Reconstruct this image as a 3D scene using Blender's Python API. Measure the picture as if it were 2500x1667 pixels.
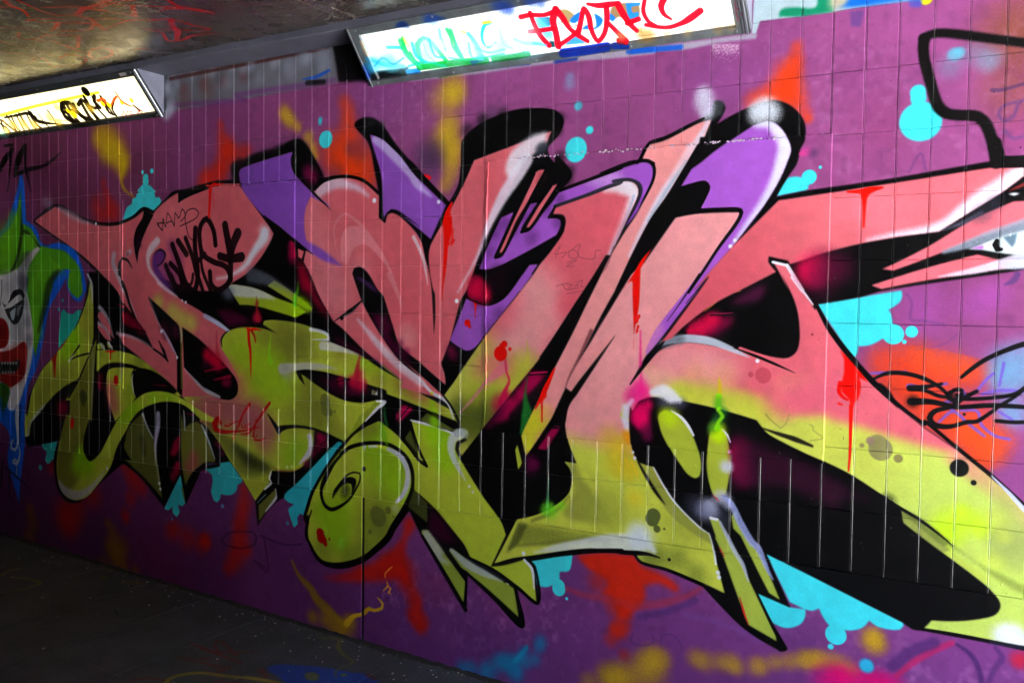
import bpy, bmesh, math, random
import numpy as np
from mathutils import Vector, Matrix
for _o in list(bpy.data.objects): bpy.data.objects.remove(_o)
SC = bpy.context.scene
COL = SC.collection
# ---------------------------------------------------------------- surveyed camera (metres, wall plane y=0)
ZO = 0.65
CF, CYAW, CPIT, CROL = 2200.0, 0.5331, -0.0408, 0.0134
CC = np.array([5.1314, -3.0226, 0.8453 + ZO])
def cam_axes():
    cy, sy = math.cos(CYAW), math.sin(CYAW); cp, sp = math.cos(CPIT), math.sin(CPIT)
    f = np.array([-sy*cp, cy*cp, sp]); r = np.array([cy, sy, 0.0]); u = np.cross(r, f)
    cr, sr = math.cos(CROL), math.sin(CROL)
    return f, r*cr + u*sr, u*cr - r*sr
AF, AR, AU = cam_axes()
def on_plane(x, y, p0, n):
    """survey mark (x,y) -> point of the plane through p0 with normal n; also metres per mark unit there"""
    x = np.asarray(x, float); y = np.asarray(y, float)
    d = AF + np.multiply.outer((x-1250)/CF, AR) + np.multiply.outer((833.5-y)/CF, AU)
    t = (np.dot(np.array(p0)-CC, n))/(d @ np.array(n, float))
    P = CC + d*t[..., None]
    return P, t/CF
CROP = {}
for _i, _x in enumerate((0, 500, 1000, 1500, 1900)): CROP['A%d' % (_i+1)] = (_x, 0, .2551)
for _r, _y in zip('BCDE', (350, 670, 990, 1307)):
    for _i, _x in enumerate((0, 490, 980, 1470, 1960)): CROP['%s%d' % (_r, _i+1)] = (_x, _y, .22959)
CROP['F1'] = (0, 0, 1.0629)
CROP['N1'] = (0, 0, 1.0)
def parse(s):
    """'B2 10,20c 30,40 C2 5,6' -> points, corner flags"""
    P, K = [], []; o = (0, 0, 1)
    for t in s.split():
        if t in CROP: o = CROP[t]; continue
        k = t.endswith('c'); t = t.rstrip('c'); a, b = t.split(',')
        P.append((o[0]+float(a)*o[2], o[1]+float(b)*o[2])); K.append(k)
    return np.array(P), K
def smooth(s, closed):
    P, K = parse(s); n = len(P); out = []
    if n < 3: return P
    m = n if closed else n-1
    for i in range(m):
        p1, p2 = P[i], P[(i+1) % n]
        p0 = P[i-1] if (i > 0 or closed) else p1
        p3 = P[(i+2) % n] if (i+2 < n or closed) else p2
        L = math.hypot(*(p2-p1)) + 1e-6
        t1 = np.zeros(2) if K[i] else (p2-p0)*L/(math.hypot(*(p1-p0))+L+1e-6)
        t2 = np.zeros(2) if K[(i+1) % n] else (p3-p1)*L/(math.hypot(*(p3-p2))+L+1e-6)
        if K[i] and not K[(i+1) % n]: t1 = (p2-p1)*1.5-t2*.5
        if K[(i+1) % n] and not K[i]: t2 = (p2-p1)*1.5-t1*.5
        if K[i] and K[(i+1) % n]: t1 = t2 = p2-p1
        k = max(1, int(L/7)); u = np.linspace(0, 1, k, endpoint=False)[:, None]
        out.append((2*u**3-3*u**2+1)*p1+(u**3-2*u**2+u)*t1+(3*u**2-2*u**3)*p2+(u**3-u**2)*t2)
    if not closed: out.append(P[-1:])
    return np.vstack(out)
class Canvas:
    """a painted surface: texture pixels laid over a plane by an affine map world->pixel"""
    def __init__(s, W, H, ppm, plane, to_uv, base):
        s.W, s.H, s.ppm = W, H, ppm; s.plane = plane; s.to_uv = to_uv
        s.im = np.empty((H, W, 3), np.float32); s.im[:] = np.array(base, np.float32)/255
        s.cl = None; s.rng = np.random.default_rng(5)
    def tp(s, P):
        Q, sc = on_plane(P[:, 0], P[:, 1], *s.plane)
        uv = np.asarray(s.to_uv(Q)); return uv, sc*s.ppm     # px coords (row 0 = bottom), px per mark unit
    def box(s, x0, y0, x1, y1):
        x0 = max(0, int(x0)); y0 = max(0, int(y0)); x1 = min(s.W, int(x1)+2); y1 = min(s.H, int(y1)+2)
        return (x0, y0, x1, y1) if x1 > x0 and y1 > y0 else None
    def mask_fill(s, path, blur=.8, grow=0):
        if isinstance(path, str): path = smooth(path, True)
        uv, sc = s.tp(path); b = blur*sc.mean()
        pad = 3*b+3
        B = s.box(uv[:, 0].min()-pad, uv[:, 1].min()-pad, uv[:, 0].max()+pad, uv[:, 1].max()+pad)
        if B is None: return None
        x0, y0, x1, y1 = B; w, h = x1-x0, y1-y0; SS = 2
        acc = np.zeros((h*SS, w+2), np.float32)
        X = uv[:, 0]-x0; Y = (uv[:, 1]-y0)*SS
        X2, Y2 = np.roll(X, -1), np.roll(Y, -1)
        rows, cols, val = [], [], []
        for a, bb, c, d in zip(X, Y, X2, Y2):
            if bb == d: continue
            sg = 1.0 if d > bb else -1.0
            if sg < 0: a, bb, c, d = c, d, a, bb
            r = np.arange(max(0, math.ceil(bb-.5)), min(h*SS-1, math.ceil(d-.5)-1)+1)
            if len(r) == 0: continue
            xx = a+(c-a)*(r+.5-bb)/(d-bb)
            xx = np.clip(xx, 0, w); i = xx.astype(int); f = xx-i
            rows += [r, r]; cols += [i, i+1]; val += [sg*(1-f), sg*f]
        if not rows: return None
        np.add.at(acc, (np.concatenate(rows), np.concatenate(cols)), np.concatenate(val))
        m = np.clip(np.abs(np.cumsum(acc, 1)[:, :w]), 0, 1).reshape(h, SS, w).mean(1)
        if b > .6: m = blurm(m, b)
        return B, m
    def mask_line(s, path, w, blur=.8, closed=False):
        P = smooth(path, closed) if isinstance(path, str) else path
        if closed: P = np.vstack([P, P[:1]])
        uv, sc = s.tp(P); n = len(P)
        d = np.r_[0, np.cumsum(np.hypot(*np.diff(P, axis=0).T))]; d /= d[-1]+1e-9
        w = np.atleast_1d(w).astype(float); ww = np.interp(d, np.linspace(0, 1, len(w)), w) if len(w) > 1 else np.full(n, w[0])
        R = ww*.5*sc; b = max(.7, blur*sc.mean()); pad = R.max()+b+2
        B = s.box(uv[:, 0].min()-pad, uv[:, 1].min()-pad, uv[:, 0].max()+pad, uv[:, 1].max()+pad)
        if B is None: return None
        x0, y0, x1, y1 = B; m = np.zeros((y1-y0, x1-x0), np.float32)
        for i in range(n-1):
            a, c = uv[i], uv[i+1]; r = max(R[i], R[i+1])+b+1
            q = s.box(min(a[0], c[0])-r, min(a[1], c[1])-r, max(a[0], c[0])+r, max(a[1], c[1])+r)
            if q is None: continue
            gx = np.arange(q[0], q[2])+.5-a[0]; gy = (np.arange(q[1], q[3])+.5-a[1])[:, None]
            dx, dy = c-a; L2 = dx*dx+dy*dy+1e-9
            t = np.clip((gx*dx+gy*dy)/L2, 0, 1)
            ds = np.hypot(gx-t*dx, gy-t*dy)-(R[i]+(R[i+1]-R[i])*t)
            v = np.clip(.5-ds/(2*b), 0, 1); v = v*v*(3-2*v)
            sub = m[q[1]-y0:q[3]-y0, q[0]-x0:q[2]-x0]; np.maximum(sub, v, out=sub)
        return B, m
    def put(s, Bm, col, a=1.0, grad=None, tex=0):
        if Bm is None: return
        (x0, y0, x1, y1), m = Bm
        m = m*a
        if s.cl is not None:
            (cx0, cy0, cx1, cy1), cm = s.cl
            k = np.zeros_like(m)
            ax0, ay0, ax1, ay1 = max(x0, cx0), max(y0, cy0), min(x1, cx1), min(y1, cy1)
            if ax1 <= ax0 or ay1 <= ay0: return
            k[ay0-y0:ay1-y0, ax0-x0:ax1-x0] = cm[ay0-cy0:ay1-cy0, ax0-cx0:ax1-cx0]
            m = m*k
        if tex: m = np.clip(m+(s.noise(x0, y0, x1, y1)-.5)*tex*4*m*(1-m), 0, 1)
        m = m[..., None]; sub = s.im[y0:y1, x0:x1]
        if grad is None: c = np.array(col, np.float32)/255
        else:
            g, _ = s.tp(parse(grad)[0]); v = g[1]-g[0]; L = v@v
            gx = (np.arange(x0, x1)+.5-g[0][0])*v[0]; gy = (np.arange(y0, y1)+.5-g[0][1])[:, None]*v[1]
            t = np.clip((gx+gy)/L, 0, 1); t = (t*t*(3-2*t))[..., None]
            c = (np.array(col[0], np.float32)*(1-t)+np.array(col[1], np.float32)*t)/255
        sub += (c-sub)*m
    def noise(s, x0, y0, x1, y1):
        if not hasattr(s, 'nz'): s.nz = s.rng.random((s.H, s.W), dtype=np.float32)
        return s.nz[y0:y1, x0:x1]
    def F(s, path, col, blur=.9, a=1.0): s.put(s.mask_fill(path, blur), col, a, tex=.45 if blur > 2.5 else .12)
    def G(s, path, c0, c1, ends, blur=.9, a=1.0): s.put(s.mask_fill(path, blur), (c0, c1), a, grad=ends)
    def L(s, path, w, col, blur=.9, a=1.0, closed=False): s.put(s.mask_line(path, w, blur, closed), col, a, tex=.45 if blur > 2.5 else .12)
    def FL(s, path, col, w, lc=(12, 12, 13), blur=.9):
        s.F(path, col, blur); s.L(path, w, lc, blur, closed=True)
    def D(s, path, r, col, blur=1.0, a=1.0, tall=1.0):
        """discs (radius in mark units) at every point of path"""
        P, _ = parse(path); r = np.resize(np.atleast_1d(r), len(P))
        for p, q in zip(P, r):
            uv, sc = s.tp(p[None]); R = q*sc[0]; b = max(.7, blur*sc[0]); pad = R+b+2; u, v = uv[0]
            B = s.box(u-pad, v-pad, u+pad, v+pad)
            if B is None: continue
            gx = np.arange(B[0], B[2])+.5-u; gy = (np.arange(B[1], B[3])+.5-v)[:, None]
            m = np.clip(.5-(np.hypot(gx, gy)-R)/(2*b), 0, 1); m = (m*m*(3-2*m)).astype(np.float32)
            s.put((B, m), col, a)
    def S(s, path, r, col, a=1.0):
        """soft spray puffs along the path: every point is one puff of radius r"""
        P, _ = parse(path); r = np.resize(np.atleast_1d(r), len(P))
        for p, q in zip(P, r):
            uv, sc = s.tp(p[None]); R = q*sc[0]*1.7; u, v = uv[0]
            B = s.box(u-R, v-R, u+R, v+R)
            if B is None: continue
            gx = np.arange(B[0], B[2])+.5-u; gy = (np.arange(B[1], B[3])+.5-v)[:, None]
            m = np.clip(1-(gx*gx+gy*gy)/(R*R), 0, 1); m = (m**2.4).astype(np.float32)
            s.put((B, m), col, a, tex=.40)
    def clip(s, path=None, blur=.9): s.cl = None if path is None else s.mask_fill(path, blur)
def blurm(m, b):
    k = max(1, int(round(b*.85)))
    for ax in (0, 1):
        for _ in range(2):
            c = np.cumsum(np.pad(m, [(k+1, k) if i == ax else (0, 0) for i in (0, 1)], mode='edge'), ax, dtype=np.float64)
            n = 2*k+1
            m = ((c[n:] - c[:-n]) if ax == 0 else (c[:, n:]-c[:, :-n]))/n
            m = m.astype(np.float32)
    return m

# ================================================================ camera, sky, sun, exposure
cam_data = bpy.data.cameras.new("camera"); cam = bpy.data.objects.new("camera", cam_data); COL.objects.link(cam)
cam_data.sensor_width = 36.0; cam_data.lens = CF/2500*36.0; cam_data.clip_start = 0.05; cam_data.clip_end = 400
_m = Matrix.Identity(4)
for _i in range(3):
    _m[_i][0] = AR[_i]; _m[_i][1] = AU[_i]; _m[_i][2] = -AF[_i]; _m[_i][3] = CC[_i]
cam.matrix_world = _m
SC.camera = cam
SUN_EL, SUN_AZ = math.radians(48), math.radians(176)      # azimuth measured from +Y towards +X
world = bpy.data.worlds.new("World"); SC.world = world; world.use_nodes = True
_nt = world.node_tree; _bg = _nt.nodes["Background"]
_sky = _nt.nodes.new("ShaderNodeTexSky"); _sky.sky_type = 'NISHITA'; _sky.sun_disc = False
_sky.sun_elevation = SUN_EL; _sky.sun_rotation = SUN_AZ; _sky.air_density = 1.0; _sky.dust_density = 2.5; _sky.ozone_density = 1.0
_nt.links.new(_sky.outputs[0], _bg.inputs[0]); _bg.inputs[1].default_value = 0.09
sun_data = bpy.data.lights.new("sun", 'SUN'); sun = bpy.data.objects.new("sun", sun_data); COL.objects.link(sun)
sun_data.energy = 5.0; sun_data.angle = math.radians(0.5); sun_data.color = (1.0, 0.985, 0.965)
_d = Vector((math.sin(SUN_AZ)*math.cos(SUN_EL), math.cos(SUN_AZ)*math.cos(SUN_EL), math.sin(SUN_EL)))
sun.rotation_euler = _d.to_track_quat('Z', 'Y').to_euler(); sun.location = (14, 4, 9)
EXPO = 5.5
SC.view_settings.view_transform = 'Standard'; SC.view_settings.look = 'None'; SC.view_settings.exposure = EXPO
SC.view_settings.gamma = 1.0; SC.view_settings.use_curve_mapping = False
SC.render.engine = 'CYCLES'
SC.cycles.use_denoising = True
SC.cycles.max_bounces = 8; SC.cycles.diffuse_bounces = 5; SC.cycles.glossy_bounces = 4
SC.cycles.sample_clamp_indirect = 8.0; SC.cycles.caustics_reflective = False; SC.cycles.caustics_refractive = False
# ================================================================ the mural, painted stroke by stroke
PPM = 620
WX0, WZ0, WW, WH = -0.6, -0.1, 6.2, 2.76
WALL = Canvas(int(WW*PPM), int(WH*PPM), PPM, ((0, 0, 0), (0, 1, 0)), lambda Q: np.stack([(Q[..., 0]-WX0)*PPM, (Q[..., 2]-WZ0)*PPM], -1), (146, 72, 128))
K=(9,9,10); PK=(232,112,126); PK2=(224,106,117); LP=(240,160,168); LM=(206,218,80); L2=(196,212,62); DL=(112,120,48); DK=(70,78,36)
VI=(162,82,208); CY=(64,226,236); RD=(236,16,8); OR=(240,62,10); MG=(226,16,88); MD=(92,14,56); WH_=(232,236,248); YE=(222,190,24); GR=(150,226,22); GY=(120,130,150)
W=WALL
F,G,L,D,S=W.F,W.G,W.L,W.D,W.S
# ---- ground colour of the wall: rolled purple, mottled
rg=np.random.default_rng(11)
def lowf(W_,n,seed,amp):
    r=np.random.default_rng(seed); g=r.random((n,int(n*W_.W/W_.H)+2)).astype(np.float32)
    y=np.linspace(0,g.shape[0]-1.01,W_.H); x=np.linspace(0,g.shape[1]-1.01,W_.W); i=y.astype(int); j=x.astype(int)
    fy=(y-i)[:,None]; fx=x-j; fy=fy*fy*(3-2*fy); fx=fx*fx*(3-2*fx)
    return ((g[i][:,j]*(1-fx)+g[i][:,j+1]*fx)*(1-fy)+(g[i+1][:,j]*(1-fx)+g[i+1][:,j+1]*fx)*fy-.5)*amp
nz=lowf(W,5,1,.5)+lowf(W,13,2,.4)+lowf(W,34,3,.25)
W.im+=(np.array([150,70,128],np.float32)/255-W.im)*0
W.im+=nz[...,None]*np.array([.09,.05,.07],np.float32)
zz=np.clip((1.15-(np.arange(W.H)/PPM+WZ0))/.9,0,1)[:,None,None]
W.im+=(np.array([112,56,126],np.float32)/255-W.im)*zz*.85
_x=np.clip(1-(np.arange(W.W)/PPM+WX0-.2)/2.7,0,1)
W.im+=(np.array([108,46,86],np.float32)/255-W.im)*(_x*.55)[None,:,None]*(1-zz*.6); W.im+=(np.array([76,34,72],np.float32)/255-W.im)*(_x**1.3*.75)[None,:,None]*zz  # deeper maroon paint at left, plus light fall-off painted in towards lower left
for i in range(60):
    x=rg.uniform(0,2500);y=rg.uniform(100,1667); c=[(96,50,120),(170,82,150),(120,60,140),(140,50,90)][i%4]
    S('N1 %f,%f'%(x,y),rg.uniform(40,130),c,rg.uniform(.12,.4))
S('B1 300,200 500,100 900,600 700,900 600,700 1500,300',90,(96,40,60),.4)
S('A5 2250,250 2330,400 2200,900',[90,90,70],(120,70,30),.45)
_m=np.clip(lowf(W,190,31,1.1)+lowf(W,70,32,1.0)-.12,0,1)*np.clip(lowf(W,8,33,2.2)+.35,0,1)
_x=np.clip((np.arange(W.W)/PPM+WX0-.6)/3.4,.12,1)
W.im+=(np.array([206,146,196],np.float32)/255-W.im)*(_m*_x*.62)[...,None]  # whitish blotches: gloss sheen painted into the colour, stronger to the right
_m=np.clip(lowf(W,120,34,1.2)+lowf(W,24,35,.9)-.2,0,1); W.im+=(np.array([84,36,84],np.float32)/255-W.im)*(_m*.34)[...,None]
# strips left unpainted near the ceiling
F('A1 1560,700 2500,500c A2 1260,400c 1290,790c 900,860 400,950 0,1010c A1 2000,1020 1700,1060 1590,1120c',(112,116,124),3,.96)
for i in range(16): S('A1 %d,%d'%(1620+i*48,700+i*-9+60*(i%4)),16,[(66,68,72),(168,174,190),(90,92,98),(120,60,60)][i%4],.5)
for i in range(16): S('A2 %d,%d'%(i*76,620-i*10+70*(i%4)),18,[(70,72,76),(178,184,200),(86,88,96),(150,154,168)][i%4],.5)
L('A1 1650,1010 2352,960 A2 300,920 900,830 1250,770',[10,14,12,14,8],(120,62,128),6,.7)

L('A1 1640,760 2352,620 A2 300,640 700,560 1190,460',9,(70,26,24),3,.8)
S('A2 950,560 1150,560 800,650 450,640 A1 1650,900 1700,820',[24,30,20,16,16,14],(150,158,176),.6)
S('A1 1600,850 1640,1050 1600,1100',[16,20,16],(200,205,225),.8)
S('A1 1780,950 2000,850',[26,30],(110,70,60),.4)
F('A2 1230,400c 1400,380c 1600,780c 1290,790c',K,4,.97)
L('A2 950,765 1080,740 1200,680',[3,9,7],(20,80,190),3,.9); L('A2 990,800 1150,790',12,K,4,.8)
F('A3 0,745c 1000,600 2352,450 A4 1320,330c 1370,330c 1360,380c 1000,420 700,480 400,500 A3 2352,520 1900,570 1500,600 1100,650 600,720 250,760 0,780',(170,178,190),3,.8)
L('A3 780,650 1150,610',9,(10,40,150),2,.9); L('A3 1400,600 1600,570',9,(20,50,150),3,.8); L('A4 170,500 400,480 640,460',13,(24,90,205),4,.95); L('A3 2100,500 2352,480',12,(24,90,205),4,.9)
L('A3 300,740 500,700',8,(20,90,40),3,.7)
F('A4 1340,0c 2600,-400c A5 1480,0c 1000,50 510,125c A4 2070,130c 1400,210c 1360,330c 1320,330c',(176,200,208),1.5)
F('A4 1580,170c 1600,100 1750,80 1930,80 1940,-60c 2090,-60c 2100,120c 1800,165c',(14,138,96),3,.97)
F('A5 530,90c 640,30 700,-60c 1480,-300c 1480,-10 1240,10c 800,70',(16,104,214),4,.97); S('A5 560,30 600,-20',[20,20],(190,180,150),.9); D('A5 1420,0',14,(220,220,30),3)
F('A5 1250,20c 1380,0c 1370,80c 1270,80c',(60,80,190),3,.7); F('A5 690,120c 830,110c 790,270c 700,260c',(98,62,130),3,.8)
for i in range(620):   # speckled roller edge
    D('A4 %f,%f'%(rg.uniform(935,1195),430+abs(rg.normal(0,55))),rg.uniform(.4,1.5),(206,170,200),.6,rg.uniform(.3,.8))
# yellow, orange sprays
S('A1 1000,1290 1100,1400 1150,1500 1180,1560 1050,1450 950,1330 B1 1160,40 1250,110 1320,180 1330,250 1320,330',[38,38,34,30,34,26,34,26,18,15,12],YE,.62)
L('B1 1315,230 1300,380 1340,500 1440,575',[22,12,8,3],YE,6,.75)
S('A2 770,1080 800,1130 840,1170 900,1220 1000,1320 1040,1420 1060,1500',[20,20,18,14,18,16,16],YE,.6)
S('A3 420,880 460,930 330,950 430,850 400,1180 370,1260 380,1340 390,1420 400,1500 300,1350 B3 540,60 540,200 530,330 480,450',[34,30,40,34,30,34,36,34,30,34,30,30,26,22],YE,.45)
S('A3 800,1180 B3 330,150 A3 200,1500',[40,34,50],(70,50,80),.6)
S('A2 1340,980 1380,1060 1370,1150 1400,1250 1380,1350 1420,1450 1330,1520 1500,1520 B2 1480,100 1600,200 1520,290 1650,280 1600,350 1750,300 1780,400 1400,80',[20,24,24,34,34,40,34,44,50,52,48,50,50,46,34,46],OR,.5)
S('B2 1700,80 1450,330 1600,60',[30,24,20],(110,50,80),.5)
S('A2 160,1200 170,1300 220,1400 250,1500 B2 270,50 300,120 420,130 500,90 230,250 240,330 100,380 60,420',[14,18,24,28,30,30,26,20,26,24,30,30],(225,40,8),.5)
S('B1 1110,420 1130,520 1160,600 1200,690 1230,750 1150,740 1080,780 1040,660 B1 2200,380 2300,340 2352,250',[12,14,16,22,26,22,22,26,22,24,24],(215,30,10),.5)
S('A4 1750,450 1740,550 1730,620 1700,700 1660,780 1650,860 1620,930 1700,900 1540,900 1430,940 1330,970 1760,1000 1830,1100 1860,1150 1650,700',[16,20,22,26,32,38,38,34,34,26,24,26,18,12,36],OR,.5)
S('C5 900,860 800,920 1150,860 1250,920 1000,1000 1200,1050 900,1100 1000,1180 1200,1200 1500,1000 1550,1080 1400,1200 1700,1100 1850,1080 1100,1300 1300,1350 D5 1200,60 1400,150 1600,200 1500,100 1750,250 1700,330 1850,380 1900,470 1850,560 1930,600 2050,420 1800,100 1950,150',[36,34,44,44,50,50,44,50,50,52,44,50,40,34,50,50,50,55,50,50,44,44,44,38,34,20,40,44,44],OR,.36)
S('C5 2150,950 2250,1050 2200,1150 2352,900 2100,1050 D5 2250,100 2200,60',[44,50,44,50,30,34,30],(110,160,200),.6)
S('C5 1300,350 1850,320 2050,220',[60,44,34],(180,80,190),.4)
S('D1 1330,640 1400,720 1450,800 1520,880 1400,980 1340,1150 1350,1200 820,1080 1000,950 700,1150 750,1250 560,650 1830,1330 1870,1300 2200,1430 2150,1470 2000,1400',[16,26,28,22,22,18,14,40,34,44,40,20,24,20,22,26,30],(205,30,8),.55)
S('D2 470,880 480,1000 460,1100 440,1200 420,1300 440,1400 50,1430 E2 400,100 400,200 350,280 500,150 300,350 60,60',[16,24,24,24,26,28,16,26,30,26,20,20,18],(225,34,8),.55)
F('D2 2180,1200 2250,1180 2290,1280 E3 60,60 70,400 200,700 280,1000 200,1050c 60,800 E2 2300,700 2150,450c 1900,480 1500,480 1300,440 1450,420 1740,330c 1950,210 2150,20',(222,30,8),9,.8)
S('E3 30,300 50,500 150,700 240,900 E2 1700,380 2000,300 2200,400 2280,650',[24,26,20,20,20,30,34,26],(228,30,8),.5)
F('E4 0,170c 345,200c 430,320c 700,440 830,560 780,600c 600,500 460,540 470,640 400,760 330,800 310,860 180,880 170,800 90,640 0,620 E3 2200,500 2000,350 1860,200c',(226,38,8),8,.88)
S('E4 250,940 200,1000 160,1000 240,1260 100,1100 E3 2320,980 2280,1000 2250,700 2100,480 2330,800',[18,24,20,16,20,20,18,24,30,30],(210,36,10),.5)
L('E3 1700,540 2000,640 2352,700 E4 300,740 600,720 900,640 1100,530',[10,16,18,20,18,8],(190,50,60),7,.5)
L('E4 400,860 700,800 1000,680',14,(70,44,110),7,.5)
S('D1 330,1100 360,1250 320,1400 1150,1240 1190,1300 1230,1400 1180,1480 1270,1550 E1 1200,120 1240,210 1320,120 1260,290 1330,330 1450,370 1100,290',[20,26,24,12,18,22,22,28,26,30,24,26,22,16,20],(150,112,14),.5)
L('E2 980,270 1060,430 1180,560 1250,680 1370,790 1480,900 1540,950',[6,10,18,24,26,22,20],(168,134,20),6,.8)
S('E2 1200,860 1350,880 1450,980 1550,980 1600,900 1500,1040',[18,26,26,28,20,14],(190,150,20),.7)
L('E2 1560,930 1640,850 1730,830 1800,770 1850,790 1935,765 1945,720 1890,655',[18,13,9,12,8,8,6,3],(220,176,30),1.5)
L('E2 2045,325 1970,400 1970,440',[2,3,3],(236,160,50),1); L('E2 1990,480 2000,530 1950,580',[2,5,2],(236,160,50),1); L('E2 2000,530 2030,560 2005,600 2030,610',[5,4,5,3],(236,160,50),1)
S('E4 550,1280 560,1350 450,1380 640,1300 1000,1300 1100,1330 1280,1340 1390,1340 1430,1400 1640,1390 1700,1370 1850,1340 2000,1330 2150,1310 2300,1300 50,1480 150,1510 300,1560 500,1450 E3 2352,1480 2250,1530 2000,1550 E5 50,1320 150,1310 300,1330 430,1380 530,1440 760,1080 740,1120 790,1150 750,1060',[30,36,36,26,24,26,24,24,20,24,22,20,22,24,22,30,40,44,44,34,30,24,24,24,26,26,20,26,30,24,20],(206,168,22),.5)
S('E5 300,1540 500,1560 700,1530 820,1560 950,1580 400,1480',[44,44,34,30,30,24],(230,10,110),.7)
L('E5 1000,1480 1200,1320 1400,1210 1590,1130',[12,17,17,14],(190,30,90),4,.7); L('E5 950,1380 1150,1230 1400,1130',26,(80,42,106),7,.75)
L('E5 1640,1150 1780,1250 1870,1400 1910,1600',[8,12,12,12],(64,34,92),4,.75); L('E5 2050,1180 2120,1290 2030,1420 1960,1600',[10,14,12,12],(72,38,98),4,.6); S('E5 2300,1330 2330,1300',[18,24],(200,30,60),.7)
L('E2 230,20 250,80 420,130 580,90 600,0 D2 560,1340 300,1350 230,1450',[4],(40,22,60),3,.5); L('E2 650,0 900,90 1080,90',4,(44,26,70),3,.55); L('E2 680,0 720,380 580,260 700,340',4,(40,24,60),3,.5); L('E4 340,1030 310,1110 400,1160 550,1130 540,1050',3,(70,40,100),3,.5); L('E4 630,1160 650,1050 780,1060 860,1190',3,(70,40,100),3,.5)
L('E4 880,830 1300,930 1700,1100',14,(120,80,160),8,.35)
# cyan
S('E3 1180,1340 1200,1420 1230,1460 1100,1340 950,1410 900,1450 1050,1330 750,1410 650,1390 1310,1230 1280,1280 1230,1320 1490,1120 1470,1180 1330,1350 1420,1310',[26,26,20,22,26,20,22,22,18,15,15,15,18,16,16,18],(20,150,196),.6)
L('E3 1340,1180 1270,1270 1210,1330',11,(24,160,200),4,.8)
CB='B1 1325,818c 1345,740 1370,680 1420,645 1425,595 1465,575 1475,500 1530,440 1540,440c 1610,450c 1660,520 1670,580 1710,575 1735,610 1700,680 1650,725c 1548,700c 1440,795c'
F(CB,CY); D('B1 1560,370 1560,410',[10,11],CY); D('B1 1527,310 1625,297',[5,6.5],CY)
D('A2 1165,1340 1175,1330',[21,19],CY,2.5); D('A2 1115,1150 1112,1180',[7,6],(50,190,205),3,.8)
D('A3 1600,1430 1600,1450',[29,28],CY,3); D('A3 1730,1250',10,CY,3); D('A3 1622,1020',11,(60,200,215),5,.8); S('A3 1540,810 1540,740',[16,12],(120,150,190),.6)
D('A5 1365,1170 1350,1160 1385,1185',[46,44,42],CY,5); D('A5 1340,890 1345,950',[18,18],CY,4)
D('A5 1690,530 1740,510',[16,12],(90,190,215),7,.8); S('A5 2050,560 1900,520 2000,620 1650,640',[26,30,24,30],(120,140,170),.5)
F('B4 1865,566c 1930,430 1985,372c 2060,358 2110,362 2150,380c 2260,430 2205,445 2200,490 2160,510c',CY); D('B4 2208,365',18,CY,1.6); D('B4 2328,260',4,CY)
F('C5 160,315c 1055,170c 1060,230 1040,290 985,335 915,375c 945,430 960,520c 1000,700c 850,682c 720,750 595,762c 580,840 540,895c',CY); D('C5 965,636',24.5,CY); D('C5 1160,608',14.3,CY); D('C5 1082,716',5.2,CY)
F('C1 632,780c 640,600 655,470 660,400 690,365 720,410 770,420 790,420 830,380 880,378c 830,540 740,660',(40,190,170)); D('C1 635,375 678,277',[4,4],(40,180,170))
F('D1 455,412c 620,368c 590,560c 560,580 540,610 510,615 490,570 510,490 480,470',(50,190,190)); D('D1 440,655',7,(50,180,180))
F('D1 1930,715c 1985,1030c 1950,1065 1900,1050c 1920,1130 1890,1180 1850,1140 1845,1070c 1800,1110 1757,1095c',(56,205,215)); D('D1 1775,1210 1840,1200',[3,4],(80,120,170))
F('D1 2210,640 2352,615c D2 0,612 100,620 250,600 320,588c 455,790c 440,820 400,840 395,890 350,940 280,950 225,935c 210,1000 180,1025 150,1005 120,900 135,830 130,740 80,690 20,640',(56,205,215)); D('D2 240,1065',5,(80,160,200))
F('D2 1470,383c 1520,395c 1190,900c 1105,1165c 1070,1140 1035,1190 1040,1250 1005,1290 980,1230 955,1160 945,1090 1010,1045 960,1030 895,980 900,940 1000,850c 1190,660 1360,480',(50,200,220)); D('D2 932,1245',5,(60,150,180))
F('E3 1375,250c 1825,195c 1820,270 1790,370 1690,375c 1690,455c 1600,530c 1530,545 1450,520c',CY); D('E3 1680,530 1680,560',[17,18],CY); D('E3 1765,665',4,CY)
F('E4 1745,180c 2352,478c E5 0,370c 1070,915c 1075,950 1040,990 950,995 800,960 710,895c 640,970 540,1000 455,998c 300,960 220,860 175,765c 100,795 30,775c E4 2165,780c 2000,700c',CY); D('E5 355,1045',25,CY); D('E5 300,1172',7,CY)
F('E4 1655,605c 1700,600c 2005,755c 2165,775c 2165,850 2120,930 2000,975 1900,960 1820,920c 1690,720',CY)
D('E5 680,1375',17,(40,190,225),6,.95)
# faint pencil and marker marks on the purple
L('B5 1130,310 1260,110 1310,300',5,(110,60,120),3,.7)
L('A5 2050,870 2130,870 2352,810',[10,9,8],(80,50,90),2,.8); L('A5 2300,980 2160,1020 2110,1100 2160,1160 2250,1120 2300,1000 2352,960',8,(100,60,110),3,.8); L('A5 2170,1260 2250,1330 2352,1310',8,(105,65,120),4,.7)
L('C5 1110,210 1160,300 1150,480 1260,490 1500,530',6,(110,60,125),4,.6); L('C5 2280,0 2250,60 2150,110',[14,14,5],(90,60,120),3,.8); L('C5 1200,800 1500,740 1640,640',4,(120,60,130),3,.5)

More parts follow.
